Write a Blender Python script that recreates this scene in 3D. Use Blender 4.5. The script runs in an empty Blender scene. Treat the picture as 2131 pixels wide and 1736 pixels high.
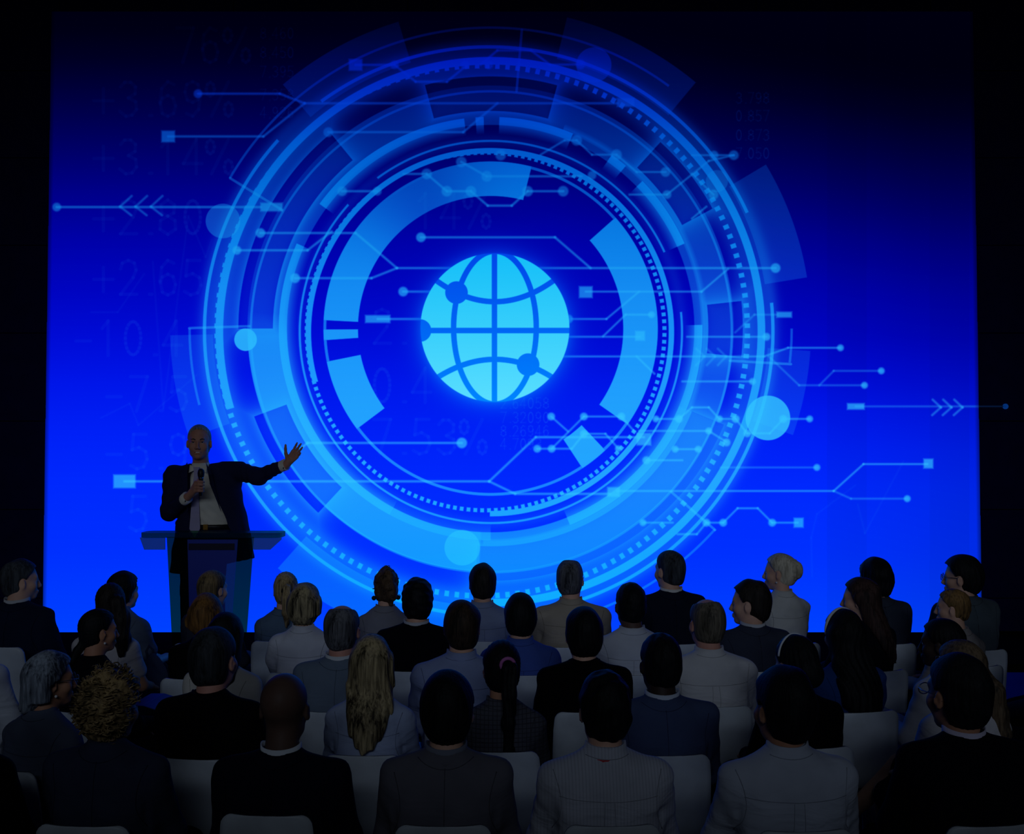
import bpy, math, random
import numpy as np
from mathutils import Vector, Matrix
from mathutils.bvhtree import BVHTree

REAR_FILL_POWER = 14.0
REAR_FILL_SPREAD = 44
REAR_FILL_AIM = 2.5
SPOT_POWER = 9.0
SCREEN_GAIN = 1.0

# ------------------------------------------------------------------ camera, world, lights, exposure
F_PX = 2300.0            # focal length in pixels of the 2131 x 1736 photograph
CAM_H = 2.05
PITCH = math.atan(53.0 / F_PX)
scene = bpy.context.scene
COL = scene.collection
cam_data = bpy.data.cameras.new('camera')
cam_data.sensor_fit = 'HORIZONTAL'
cam_data.sensor_width = 36.0
cam_data.lens = 36.0 * F_PX / 2131.0
cam_data.clip_end = 100
cam = bpy.data.objects.new('camera', cam_data)
cam.location = (0, 0, CAM_H)
cam.rotation_euler = (math.pi / 2 + PITCH, 0, 0)
COL.objects.link(cam)
scene.camera = cam

scene.view_settings.view_transform = 'Standard'
scene.view_settings.look = 'None'
scene.view_settings.gamma = 1.0
scene.view_settings.exposure = 0.0
scene.view_settings.use_curve_mapping = False
try:
    scene.cycles.use_denoising = True
    scene.cycles.denoiser = 'OPENIMAGEDENOISE'
    scene.cycles.max_bounces = 5
    scene.cycles.diffuse_bounces = 2
    scene.cycles.glossy_bounces = 2
    scene.cycles.transparent_max_bounces = 12
except Exception:
    pass

world = bpy.data.worlds.new('dark_hall')
scene.world = world
world.use_nodes = True
world.node_tree.nodes['Background'].inputs[0].default_value = (0.3, 0.4, 1.0, 1)
world.node_tree.nodes['Background'].inputs[1].default_value = 0.0012

def area_light(name, loc, aim, sx, sy, power, color, spread):
    d = bpy.data.lights.new(name, 'AREA')
    d.shape = 'RECTANGLE'; d.size = sx; d.size_y = sy
    d.energy = power; d.color = color; d.spread = math.radians(spread)
    o = bpy.data.objects.new(name, d); COL.objects.link(o)
    o.location = loc
    o.rotation_euler = (Vector(aim) - Vector(loc)).to_track_quat('-Z', 'Y').to_euler()
    return o
# unseen light bar added behind the camera to light the audience's backs
area_light('added_rear_light_bar', (0, -3.2, 4.6), (0, 6.6, REAR_FILL_AIM), 9.0, 0.5, REAR_FILL_POWER, (0.66, 0.80, 1.0), REAR_FILL_SPREAD)
# unseen narrow spot added to brighten the speaker at the lectern
sd = bpy.data.lights.new('added_speaker_spot', 'SPOT'); sd.energy = SPOT_POWER; sd.color = (1.0, .92, .78); sd.spot_size = math.radians(17); sd.spot_blend = .9; sd.shadow_soft_size = .15
so = bpy.data.objects.new('added_speaker_spot', sd); COL.objects.link(so); so.location = (-3.6, 3.4, 4.8)
so.rotation_euler = (Vector((-2.35, 8.75, 1.80)) - so.location).to_track_quat('-Z', 'Y').to_euler()

SP, CP = math.sin(PITCH), math.cos(PITCH)
def at(px, py, Y):
    """world point at depth Y seen at photograph pixel (px, py)"""
    u = (px - 1065.5) / F_PX; v = (868.0 - py) / F_PX
    d = Vector((u, CP - v * SP, SP + v * CP))
    return Vector((0, 0, CAM_H)) + d * (Y / d.y)

# ------------------------------------------------------------------ helpers
def tag(o, label=None, cat=None, group=None, kind=None):
    if label: o['label'] = label
    if cat: o['category'] = cat
    if group: o['group'] = group
    if kind: o['kind'] = kind
    return o

def link(name, me, mat=None, parent=None):
    o = bpy.data.objects.new(name, me)
    COL.objects.link(o)
    if mat is not None and me is not None:
        if isinstance(mat, (list, tuple)):
            for m in mat: me.materials.append(m)
        else:
            me.materials.append(mat)
    if parent is not None: o.parent = parent
    return o

def empty(name, loc, rz=0.0):
    o = bpy.data.objects.new(name, None)
    o.empty_display_size = 0.1
    COL.objects.link(o); o.location = loc; o.rotation_euler = (0, 0, rz)
    return o

def mesh_np(name, V, Q, smooth=True):
    me = bpy.data.meshes.new(name)
    n = len(Q); k = Q.shape[1] if n else 4
    me.vertices.add(len(V)); me.vertices.foreach_set('co', np.ascontiguousarray(V, dtype=np.float32).ravel())
    me.loops.add(n * k); me.loops.foreach_set('vertex_index', np.ascontiguousarray(Q, dtype=np.int32).ravel())
    me.polygons.add(n)
    me.polygons.foreach_set('loop_start', np.arange(0, n * k, k, dtype=np.int32))
    try: me.polygons.foreach_set('loop_total', np.full(n, k, dtype=np.int32))
    except Exception: pass
    me.polygons.foreach_set('use_smooth', np.full(n, smooth, dtype=bool))
    me.update(calc_edges=True)
    return me

class MB:
    """collects simple pieces into one mesh"""
    def __init__(self): self.v = []; self.f = []; self.sm = []
    def add(self, vs, fs, smooth=False):
        b = len(self.v); self.v += [tuple(p) for p in vs]
        for f in fs: self.f.append(tuple(i + b for i in f)); self.sm.append(smooth)
        return self
    def box(self, lo, hi):
        x0, y0, z0 = lo; x1, y1, z1 = hi
        return self.add([(x0,y0,z0),(x1,y0,z0),(x1,y1,z0),(x0,y1,z0),(x0,y0,z1),(x1,y0,z1),(x1,y1,z1),(x0,y1,z1)],
            [(3,2,1,0),(4,5,6,7),(0,1,5,4),(1,2,6,5),(2,3,7,6),(3,0,4,7)])
    def prism(self, pts, axis_vec):
        """polygon extruded along a vector"""
        n = len(pts); a = Vector(axis_vec)
        vs = [Vector(p) for p in pts] + [Vector(p) + a for p in pts]
        fs = [tuple(range(n))[::-1], tuple(range(n, 2 * n))]
        for i in range(n): j = (i + 1) % n; fs.append((i, j, n + j, n + i))
        return self.add(vs, fs)
    def tube(self, path, r, seg=8, closed=False):
        P = [Vector(p) for p in path]; n = len(P); rr = r if isinstance(r, (list, tuple)) else [r] * n
        vs = []; prev = None
        for i, p in enumerate(P):
            if closed: t = P[(i + 1) % n] - P[i - 1]
            else: t = P[min(i + 1, n - 1)] - P[max(i - 1, 0)]
            t = t.normalized() if t.length > 1e-9 else Vector((0, 0, 1))
            if prev is None:
                a = Vector((0, 0, 1)) if abs(t.z) < 0.9 else Vector((1, 0, 0))
                nn = t.cross(a).normalized()
            else:
                nn = (prev - t * prev.dot(t)).normalized()
            prev = nn; bb = t.cross(nn)
            for k in range(seg):
                an = 2 * math.pi * k / seg
                vs.append(p + (nn * math.cos(an) + bb * math.sin(an)) * rr[i])
        fs = []
        for i in range(n if closed else n - 1):
            j = (i + 1) % n
            for k in range(seg):
                l = (k + 1) % seg
                fs.append((i * seg + k, i * seg + l, j * seg + l, j * seg + k))
        if not closed:
            fs.append(tuple(range(seg))[::-1]); fs.append(tuple((n - 1) * seg + k for k in range(seg)))
        return self.add(vs, fs, True)
    def lathe(self, prof, c=(0, 0, 0), seg=20):
        vs = []; n = len(prof)
        for r, z in prof:
            for k in range(seg):
                an = 2 * math.pi * k / seg
                vs.append((c[0] + r * math.cos(an), c[1] + r * math.sin(an), c[2] + z))
        fs = []
        for i in range(n - 1):
            for k in range(seg):
                l = (k + 1) % seg
                fs.append((i * seg + k, i * seg + l, (i + 1) * seg + l, (i + 1) * seg + k))
        fs.append(tuple(range(seg))[::-1]); fs.append(tuple((n - 1) * seg + k for k in range(seg)))
        return self.add(vs, fs, True)
    def mesh(self, name):
        me = bpy.data.meshes.new(name)
        me.from_pydata([tuple(v) for v in self.v], [], self.f)
        me.polygons.foreach_set('use_smooth', self.sm)
        me.update()
        return me

def srgb(r, g, b):
    f = lambda c: (c / 12.92 if c <= 0.04045 else ((c + 0.055) / 1.055) ** 2.4)
    return (f(r / 255.0), f(g / 255.0), f(b / 255.0))

def new_mat(name):
    m = bpy.data.materials.new(name); m.use_nodes = True
    nt = m.node_tree
    return m, nt, nt.nodes['Principled BSDF']

def setc(inp, c): inp.default_value = (c[0], c[1], c[2], 1.0)

def coords(nt, scale, out='Object'):
    tc = nt.nodes.new('ShaderNodeTexCoord'); mp = nt.nodes.new('ShaderNodeMapping')
    mp.inputs['Scale'].default_value = scale
    nt.links.new(tc.outputs[out], mp.inputs['Vector'])
    return mp.outputs['Vector']

def noise(nt, vec, scale, detail=3.0, rough=0.5, dist=0.0):
    n = nt.nodes.new('ShaderNodeTexNoise')
    n.inputs['Scale'].default_value = scale; n.inputs['Detail'].default_value = detail
    n.inputs['Roughness'].default_value = rough; n.inputs['Distortion'].default_value = dist
    nt.links.new(vec, n.inputs['Vector'])
    return n.outputs['Fac']

def ramp(nt, fac, stops):
    r = nt.nodes.new('ShaderNodeValToRGB')
    e = r.color_ramp.elements
    while len(e) < len(stops): e.new(0.5)
    for el, (p, c) in zip(e, stops):
        el.position = p; el.color = (c[0], c[1], c[2], 1)
    nt.links.new(fac, r.inputs['Fac'])
    return r.outputs['Color']

def bump(nt, height, strength, dist):
    b = nt.nodes.new('ShaderNodeBump')
    b.inputs['Strength'].default_value = strength; b.inputs['Distance'].default_value = dist
    nt.links.new(height, b.inputs['Height'])
    return b

def math_node(nt, op, a, b=None):
    m = nt.nodes.new('ShaderNodeMath'); m.operation = op
    for i, v in enumerate((a, b)):
        if v is None: continue
        if isinstance(v, (int, float)): m.inputs[i].default_value = v
        else: nt.links.new(v, m.inputs[i])
    return m.outputs[0]

_mats = {}
def plain(name, c, rough=0.6, metal=0.0, spec=0.3):
    key = ('plain', name)
    if key in _mats: return _mats[key]
    m, nt, b = new_mat(name)
    v = coords(nt, (1, 1, 1))
    col = ramp(nt, noise(nt, v, 9.0), [(0.3, tuple(x * 0.88 for x in c)), (0.7, tuple(min(1, x * 1.1) for x in c))])
    nt.links.new(col, b.inputs['Base Color'])
    b.inputs['Roughness'].default_value = rough; b.inputs['Metallic'].default_value = metal
    b.inputs['Specular IOR Level'].default_value = spec
    _mats[key] = m
    return m

def fabric(c, weave='plain', folds=0.5, c2=None):
    """cloth: slight tone variation, weave and soft creases; optional stripe or check"""
    key = ('fabric', tuple(round(x, 4) for x in c), weave, folds)
    if key in _mats: return _mats[key]
    m, nt, b = new_mat('fabric_' + weave)
    v = coords(nt, (1, 1, 1))
    n1 = noise(nt, v, 6.0, 2.0)
    col = ramp(nt, n1, [(0.25, tuple(x * 0.86 for x in c)), (0.75, tuple(min(1, x * 1.12) for x in c))])
    sep = nt.nodes.new('ShaderNodeSeparateXYZ'); nt.links.new(v, sep.inputs[0])
    def band(axis, freq, width):
        s = math_node(nt, 'FRACT', math_node(nt, 'MULTIPLY', sep.outputs[axis], freq))
        return math_node(nt, 'LESS_THAN', s, width)
    if weave in ('check', 'stripe_h', 'stripe_v'):
        if weave == 'check':
            a = math_node(nt, 'MAXIMUM', band(0, 58, 0.18), band(2, 58, 0.18))
            a = math_node(nt, 'MAXIMUM', a, math_node(nt, 'MULTIPLY', math_node(nt, 'ADD', band(0, 160, 0.4), band(2, 160, 0.4)), 0.25))
        elif weave == 'stripe_h':
            a = math_node(nt, 'MULTIPLY', band(2, 90, 0.35), 0.5)
        else:
            a = math_node(nt, 'MULTIPLY', band(0, 90, 0.35), 0.5)
        mx = nt.nodes.new('ShaderNodeMix'); mx.data_type = 'RGBA'
        nt.links.new(a, mx.inputs[0]); nt.links.new(col, mx.inputs[6])
        cc = c2 or tuple(x * (0.5 if weave == 'check' else 0.72) for x in c)
        mx.inputs[7].default_value = (*cc, 1)
        col = mx.outputs[2]
    nt.links.new(col, b.inputs['Base Color'])
    vf = coords(nt, (1.0, 1.0, 2.2))
    n2 = noise(nt, vf, 5.0, 3.0, 0.5, 0.7)
    bp = bump(nt, n2, folds * .9, 0.03)
    n3 = noise(nt, v, 600.0, 1.0)
    bp2 = bump(nt, n3, 0.15, 0.001)
    nt.links.new(bp.outputs[0], bp2.inputs['Normal'])
    nt.links.new(bp2.outputs[0], b.inputs['Normal'])
    b.inputs['Roughness'].default_value = 0.95
    b.inputs['Specular IOR Level'].default_value = 0.08
    _mats[key] = m
    return m

def hair_mat(dark, light, fine=1.0, curl=False):
    key = ('hair', dark, light, fine, curl)
    if key in _mats: return _mats[key]
    m, nt, b = new_mat('hair_strands')
    v = coords(nt, (105 * fine, 105 * fine, 7 * fine) if not curl else (30, 30, 30))
    n1 = noise(nt, v, 1.0, 4.0, 0.6, 2.5 if curl else 0.4)
    vl = coords(nt, (12, 12, 4))
    n2 = noise(nt, vl, 1.0, 2.0)
    f = math_node(nt, 'MULTIPLY', math_node(nt, 'ADD', n1, n2), 0.5)
    col = ramp(nt, f, [(0.40, dark), (0.50, tuple((a + c) / 2 for a, c in zip(dark, light))), (0.60, light)])
    nt.links.new(col, b.inputs['Base Color'])
    bp = bump(nt, n1, 0.55, 0.006)
    nt.links.new(bp.outputs[0], b.inputs['Normal'])
    b.inputs['Roughness'].default_value = 0.62
    b.inputs['Specular IOR Level'].default_value = 0.16
    _mats[key] = m
    return m

def skin_mat(c):
    key = ('skin', c)
    if key in _mats: return _mats[key]
    m, nt, b = new_mat('skin')
    v = coords(nt, (1, 1, 1))
    col = ramp(nt, noise(nt, v, 14.0, 3.0), [(0.3, (c[0] * 0.9, c[1] * 0.82, c[2] * 0.8)), (0.7, (min(1, c[0] * 1.08), c[1] * 1.05, c[2] * 1.05))])
    nt.links.new(col, b.inputs['Base Color'])
    bp = bump(nt, noise(nt, v, 220.0, 2.0), 0.12, 0.001)
    nt.links.new(bp.outputs[0], b.inputs['Normal'])
    b.inputs['Roughness'].default_value = 0.55
    b.inputs['Specular IOR Level'].default_value = 0.22
    _mats[key] = m
    return m

# ------------------------------------------------------------------ the picture shown on the stage screen
def screen_art(SX0, SZ0, SX1, SZ1, SY, W, H):
    """paints the show graphic as an array; positions are in the photograph's pixels"""
    xs = SX0 + (np.arange(W, dtype=np.float32) + 0.5) / W * (SX1 - SX0)
    zs = SZ0 + (np.arange(H, dtype=np.float32) + 0.5) / H * (SZ1 - SZ0)      # row 0 = bottom
    t = (zs - CAM_H) / SY
    v = (t * CP - SP) / (CP + t * SP)
    depth = SY * CP + (zs - CAM_H) * SP
    PY = (868.0 - F_PX * v)[:, None].astype(np.float32)
    PX = (1065.5 + F_PX * xs[None, :] / depth[:, None]).astype(np.float32)
    PYf = np.broadcast_to(PY, PX.shape)
    A = np.zeros(PX.shape, np.float32)

    B2 = np.zeros(PX.shape, np.float32)      # traces and dots, a shade lighter than the rings
    def over2(a, sl): B2[sl] = 1 - (1 - B2[sl]) * (1 - a)
    def over(a, sl=None):
        if sl is None: A[...] = 1 - (1 - A) * (1 - a)
        else: A[sl] = 1 - (1 - A[sl]) * (1 - a)
    py1 = PY[:, 0]; px1 = PX[H // 2]
    def box(x0, y0, x1, y1):
        rows = np.where((py1 >= y0) & (py1 <= y1))[0]; cols = np.where((px1 >= x0) & (px1 <= x1))[0]
        if len(rows) == 0 or len(cols) == 0: return None
        return (slice(rows[0], rows[-1] + 1), slice(cols[0], cols[-1] + 1))
    polar = {}
    def pol(c):
        if c not in polar:
            dx = PX - c[0]; dy = c[1] - PYf
            polar[c] = (np.sqrt(dx * dx + dy * dy), np.degrees(np.arctan2(dy, dx)).astype(np.float32))
        return polar[c]
    def ring_d(c, r0, r1, a0=None, a1=None):
        r, th = pol(c)
        d = np.maximum(r0 - r, r - r1)
        if a0 is not None:
            mid = (a0 + a1) / 2; half = (a1 - a0) / 2
            dd = np.abs((th - mid + 180) % 360 - 180) - half
            d = np.maximum(d, np.radians(dd) * r)
        return d
    def cov(d, soft=1.0): return np.clip(0.5 - d / (2 * soft) , 0, 1)
    def ring(c, r0, r1, alpha, a0=None, a1=None, soft=0.8):
        over(alpha * cov(ring_d(c, r0, r1, a0, a1), soft))
    C = (1021.0, 684.0); CS = (1019.5, 691.5); CD = (1010.5, 690.0)
    CO = (1020.5, 690.5); COD = (1003.5, 688.5); CT = (1022.5, 690.5); CF = (1017.0, 689.0); CI = (1021.5, 691.0)

    # outermost translucent sectors
    for a0, a1, al in ((106.7, 130.4, .26), (50.2, 76.2, .26), (9.2, 30.8, .25), (-19.4, -4, .20), (181.2, 200, .20), (228.4, 262, .32)):
        ring(C, 578, 667, al, a0, a1)
    # wide translucent band and its window shaped openings
    holes = ((74.7, 105.1), (28.4, 47.7), (129.3, 180), (-6.5, 6.3), (-93.4, -22.4), (200.4, 226.9))
    dh = np.full(PX.shape, 1e3, np.float32)
    for a0, a1 in holes: dh = np.minimum(dh, ring_d(C, 453, 525, a0, a1))
    r, th = pol(C)
    band = cov(np.maximum(424 - r, r - 506), 0.8)
    lowleft = np.clip(((th % 360) - 176) / 6, 0, 1) * np.clip((267.0 - (th % 360)) / 1.0 + .5, 0, 1)
    inside = cov(dh, 0.8)
    lowright = cov(ring_d(C, 400, 530, -93.4, -22.4), 1.0)
    over(band * np.clip(0.40 + 0.40 * lowleft + 0.22 * lowright, 0, .82) * (1 - 0.45 * inside * (1 - lowright)))
    over(.36 * lowright * cov(np.maximum(506 - r, r - 525), .8))
    glow = np.exp(-np.clip(dh, 0, 200) / 20.0) * (1 - inside)
    over(glow * 0.58 * np.clip((r - 425) / 25, 0, 1))
    inner = np.exp(-np.clip(-dh, 0, 200) / 9.0) * inside
    over(0.10 * (1 - inner) * inside)
    # soft halos of the outer rings
    for c, rr, w, al in ((CO, 564, 26, .30), (CF, 592, 14, .22), (COD, 552, 20, .18), (CI, 398, 12, .12)):
        q, _ = pol(c); over(al * np.exp(-((q - rr) / w) ** 2))
    # inner segmented ring
    base = np.clip((r - 404) / 28, 0, 1) * cov(r - 441, 0.8)
    m = np.zeros(PX.shape, np.float32)
    for a0, a1 in ((97.2, 143.9), (91.9, 94.1), (67.1, 87.6), (50.3, 55.1), (23.7, 44.2), (-68, 1), (156.3, 241.6), (241.6, 270)):
        w = .78 if (a0, a1) != (241.6, 270) else .45
        m = np.maximum(m, w * cov(ring_d(C, 403, 441, a0, a1), 0.8))
    over(m * base); over(m * 0.55 * cov(np.maximum(424 - r, r - 441), 0.8))
    over(.45 * np.clip(1 - np.abs(r - 444) / 10, 0, 1) * cov(ring_d(C, 438, 456, -92, 70), 1))
    # thick blocks around the globe
    blk = np.zeros(PX.shape, np.float32)
    for a0, a1 in ((75.8, 177.1), (180.3, 184), (191.4, 216.9), (303.3, 313.3), (-35, 41.7)):
        blk = np.maximum(blk, .90 * cov(ring_d(C, 276, 348, a0, a1), .8) * (1 - .34 * np.exp(-((th - 118) / 22) ** 2)))
    over(np.maximum(blk, .66 * cov(ring_d(C, 342, 348), .8)))
    # toothed rings
    for c, r0, r1, n, duty, al, sd in ((CD, 368, 376.5, 164, .55, .88, (CS, 372, 383.5, -90, 196)), (COD, 546, 557.5, 164, .44, .84, (CO, 556, 572, -90, 196.5))):
        q, tt = pol(c)
        ph = np.abs(((tt * n / 360.0) % 1.0) - 0.5) - duty / 2
        over(al * np.maximum(cov(np.maximum(np.maximum(r0 - q, q - r1), ph * 2 * math.pi * q / n), 0.8), cov(ring_d(*sd), .8)))
    ring(CI, 395.5, 400, .72, 24.7, 126.4); ring(CI, 395.5, 400, .75, 138.2, 366)
    ring(CF, 588, 595, .74, 24.6, 126.1); ring(CF, 588, 595, .76, 137.8, 365.7)
    ring(CT, 498, 503, .50)
    for a0, a1 in ((53.7, 150), (180, 194.7), (-6.5, 0), (-72, -41.8)): ring(C, 624, 629, .42, a0, a1)

    def seg(x0, y0, x1, y1, w=2.6, alpha=.5, soft=1.6, hard=False):
        sl = box(min(x0, x1) - 9, min(y0, y1) - 9, max(x0, x1) + 9, max(y0, y1) + 9)
        if sl is None: return
        X = PX[sl] - x0; Y = PYf[sl] - y0; dx, dy = x1 - x0, y1 - y0
        tt = np.clip((X * dx + Y * dy) / (dx * dx + dy * dy + 1e-6), 0, 1)
        d = np.sqrt((X - tt * dx) ** 2 + (Y - tt * dy) ** 2)
        (over if hard else over2)(alpha * cov(d - w, soft), sl)
    def line(pts, alpha=.56, w=2.3, soft=1.8):
        for (a, b), (c, d) in zip(pts[:-1], pts[1:]): seg(a, b, c, d, w, alpha, soft)
    def dot(x, y, rr, alpha=.6, soft=2.2):
        sl = box(x - rr - 8, y - rr - 8, x + rr + 8, y + rr + 8)
        if sl is None: return
        over2(alpha * cov(np.sqrt((PX[sl] - x) ** 2 + (PYf[sl] - y) ** 2) - rr, soft), sl)
    def rect(x, y, hx, hy, alpha=.6, soft=2.2):
        sl = box(x - hx - 8, y - hy - 8, x + hx + 8, y + hy + 8)
        if sl is None: return
        over2(alpha * cov(np.maximum(np.abs(PX[sl] - x) - hx, np.abs(PYf[sl] - y) - hy), soft), sl)
    # frames joining the rings
    for s in ((479, 371, 587, 437), (1086, 62, 1075, 190), (394, 683, 519, 679), (1646, 758, 1519, 751), (1488, 1103, 1397, 1024)):
        seg(*s, w=2.6, alpha=.42, soft=.8)
    # circuit traces
    T = [[(412,195),(582,195),(634,215),(1285,215)], [(350,284),(548,284),(634,215)], [(118,431),(542,431)],
         [(740,135),(821,135),(865,170),(930,170),(970,137)], [(1000,135),(1035,105),(1105,105),(1145,135),(1210,134)],
         [(683,275),(964,275),(1035,215)], [(712,398),(785,398)], [(542,485),(740,485),(826,558),(1614,558)],
         [(493,521),(640,521),(690,482)], [(614,579),(773,579),(826,558)], [(876,494),(1155,494),(1229,558)],
         [(839,607),(975,607)], [(1219,607),(1460,607),(1515,560)], [(786,664),(878,664)], [(1183,664),(1262,664),(1330,607)],
         [(1183,701),(1332,701)], [(1255,700),(1302,655),(1356,655)], [(1170,742),(1590,742),(1640,724),(1749,724)],
         [(1325,742),(1362,778)], [(1530,692),(1570,655),(1617,655)], [(1430,701),(1595,701)],
         [(1600,742),(1663,802),(1799,802)], [(1705,802),(1735,772),(1834,772)], [(1781,846),(2092,846)], [(1420,794),(1566,794)],
         [(1147,867),(1182,898)], [(1148,934),(1215,867),(1293,867),(1320,898)], [(1118,934),(1190,934),(1215,903),(1260,903),(1287,934)],
         [(1018,1002),(1115,910),(1340,910)], [(259,1002),(1018,1002),(1072,1028),(1270,1028)], [(596,958),(640,922),(961,922)],
         [(1365,872),(1413,872),(1440,848),(1475,848),(1497,872),(1531,872),(1555,902),(1602,902),(1630,872),(1685,872)],
         [(1500,973),(1700,973)], [(1285,1022),(1735,1022),(1797,966),(1930,966)], [(1735,1022),(1771,1038),(1888,1038)],
         [(1338,1088),(1400,1088)], [(1410,1112),(1450,1112),(1470,1088),(1505,1088),(1535,1058),(1577,1058),(1607,1088),(1660,1088)],
         [(1345,958),(1420,958)], [(1330,897),(1475,897),(1512,920)], [(1405,935),(1453,935)],
         [(1125,322),(1175,292),(1200,292),(1232,322),(1283,322),(1325,358),(1385,358)], [(1310,405),(1388,405),(1475,335),(1527,323)],
         [(1440,323),(1527,323)], [(1440,362),(1485,405)], [(840,362),(888,362),(930,398),(980,398),(1015,428),(1065,428),(1098,398),(1172,398)],
         [(960,337),(1013,367),(1210,367)], [(1440,455),(1470,430)]]
    for p in T: line(p, alpha=.54 if p[0][0] < 1500 else .34, w=2.4 if p[0][0] < 1100 else 2.0)
    for x, y, rr in ((412,195,9),(118,431,9),(821,135,9),(968,135,9),(1017,135,9),(1208,134,10),(683,275,10),(712,398,10),(785,398,9),
        (542,485,10),(493,521,9),(614,579,10),(1614,558,10),(876,494,10),(839,607,10),(1183,664,9),(1356,655,7),(1749,724,7),
        (1595,701,8),(1799,802,7),(1834,772,7),(2092,846,6),(1566,794,7),(1147,867,8),(1215,867,8),(1293,867,8),(1148,934,8),(1118,934,8),
        (1215,903,8),(1287,934,7),(961,922,11),(1365,872,7),(1413,872,8),(1497,872,7),(1531,872,8),(1630,872,8),(1685,872,7),(1555,902,8),
        (1700,973,7),(1888,1038,7),(1338,1088,7),(1470,1088,8),(1505,1088,8),(1607,1088,8),(1345,958,8),(1405,935,7),(1453,935,7),
        (1475,897,7),(1512,921,8),(1200,292,11),(1283,322,11),(1527,323,10),(1486,323,9),(1388,405,9),(1485,405,10),(1385,358,10),
        (888,362,11),(930,398,11),(980,398,11),(1098,398,11),(1172,398,11),(960,337,11),(1013,367,11),(1042,323,11),(1232,365,9)):
        dot(x, y, rr, .68 if y > 450 else .52)
    for x, y, hx, hy in ((350,284,14,12),(565,431,23,9),(740,135,14,12),(1302,213,18,9),(1219,608,14,12),(786,664,26,8),(1332,699,10,10),
        (1632,655,16,6),(1781,846,18,6.5),(1340,914,15,13),(259,1002,23,14),(1277,1024,13,10),(1932,965,10,10),(1662,1088,10,10)):
        rect(x, y, hx, hy, .66)
    for x in (250, 282, 314): line([(x + 24, 408), (x, 430), (x + 23, 448)], .42)
    for x in (1958, 1980, 2003): line([(x - 17, 832), (x, 848), (x - 18, 864)], .42)
    for x in (1466, 1488, 1511): line([(x - 17, 726), (x, 742), (x - 17, 760)], .3)
    # plain discs
    for x, y, rr, al in ((1236,135,36.5,.45),(464,460,36,.42),(511,707,23.5,.88),(1598,870,46.5,.82),(962,1140,37,.55),(1492,377,23,.3)):
        dot(x, y, rr, al, .8)
    # faint share-price figures
    GL = {'0': [[(.5+.32*math.cos(a*.3142)*1.0, .5+.48*math.sin(a*.3142)) for a in range(21)]],
          '1': [[(.25,.78),(.5,1),(.5,0)]],
          '2': [[(.18,.75),(.25,.92),(.5,1),(.75,.92),(.82,.72),(.7,.5),(.18,.02),(.85,.02)]],
          '3': [[(.18,.85),(.35,.98),(.6,.98),(.8,.85),(.78,.65),(.5,.53),(.8,.42),(.84,.2),(.65,.03),(.4,0),(.15,.14)]],
          '4': [[(.65,0),(.65,1),(.12,.3),(.88,.3)]],
          '5': [[(.8,1),(.28,1),(.22,.55),(.5,.62),(.78,.5),(.84,.28),(.7,.06),(.42,0),(.16,.1)]],
          '6': [[(.75,.92),(.5,1),(.25,.8),(.18,.4),(.28,.08),(.5,0),(.74,.08),(.82,.3),(.72,.53),(.5,.6),(.28,.52),(.2,.35)]],
          '7': [[(.15,1),(.85,1),(.4,0)]],
          '8': [[(.5,.53),(.25,.62),(.22,.85),(.5,1),(.78,.85),(.75,.62),(.5,.53),(.2,.4),(.18,.15),(.5,0),(.82,.15),(.8,.4),(.5,.53)]],
          '9': [[(.25,.08),(.5,0),(.75,.2),(.82,.6),(.72,.92),(.5,1),(.26,.92),(.18,.7),(.28,.47),(.5,.4),(.72,.48),(.8,.65)]],
          '+': [[(.1,.45),(.9,.45)], [(.5,.8),(.5,.1)]], '-': [[(.2,.42),(.8,.42)]], '.': [[(.35,.02),(.45,.02)]], ',': [[(.4,.03),(.35,-.08)]],
          '%': [[(.95,1),(.25,0)], [(.2+.17*math.cos(a*.7854), .78+.2*math.sin(a*.7854)) for a in range(9)], [(.95+.17*math.cos(a*.7854), .2+.2*math.sin(a*.7854)) for a in range(9)]]}
    def text(s, x, y, h, w, alpha, adv=0.72, skew=0.0):
        for ch in s:
            for pl in GL.get(ch, []):
                P = [(x + p[0] * h * .7, y + skew * (x + p[0] * h * .7) - p[1] * h) for p in pl]
                for (a, b), (c, d) in zip(P[:-1], P[1:]): seg(a, b, c, d, w, alpha, 1.0)
            x += h * (adv if ch not in '.,' else .42)
    for s, x, y in (('+3.69%', 190, 242), ('+3.14%', 190, 362), ('+2.80', 190, 488), ('+2.65', 190, 614), ('-10.4', 148, 740), ('-7.5', 212, 856), ('-5.9', 212, 976), ('5', 262, 1105), ('0.4', 770, 838), ('2.', 770, 716), ('7.53%', 770, 945), ('14%', 860, 475), ('76%', 360, 130)):
        text(s, x, y, 72, 3.4, .045)
    for s, x, y in (('8,460', 540, 80), ('8,450', 540, 120), ('7,395', 540, 160), ('7,358', 540, 208), ('4,926', 540, 245), ('3.798', 1530, 215), ('0.857', 1530, 252), ('0.873', 1530, 292), ('7.050', 1530, 330), ('2.64058', 1040, 850), ('7.32090', 1040, 880), ('8.26946', 1040, 908), ('4.7093', 1040, 935), ('0.893', 1085, 762)):
        text(s, x, y, 22, 1.1, .075)
    for pts in ([(318,545),(340,850),(392,450),(428,535),(440,500)], [(190,650),(245,650),(300,570)], [(210,870),(270,840),(288,885),(410,780)],
                [(1690,1200),(1688,1120),(1700,1070),(1780,1010)], [(1785,1050),(1800,1110),(1880,960)]):
        line(pts, .05, 1.5)

    # colours: vertical ramps of the backdrop and of the drawn figures
    yy = PYf - 120 * np.clip((PX - 1150) / 750, 0, 1) * np.clip((1050 - PYf) / 350, 0, 1)
    ky = [20, 60, 120, 200, 300, 400, 500, 600, 700, 800, 900, 1000, 1150, 1320]
    bB = [16, 20, 34, 62, 98, 136, 168, 192, 214, 234, 247, 254, 255, 255]
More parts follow.
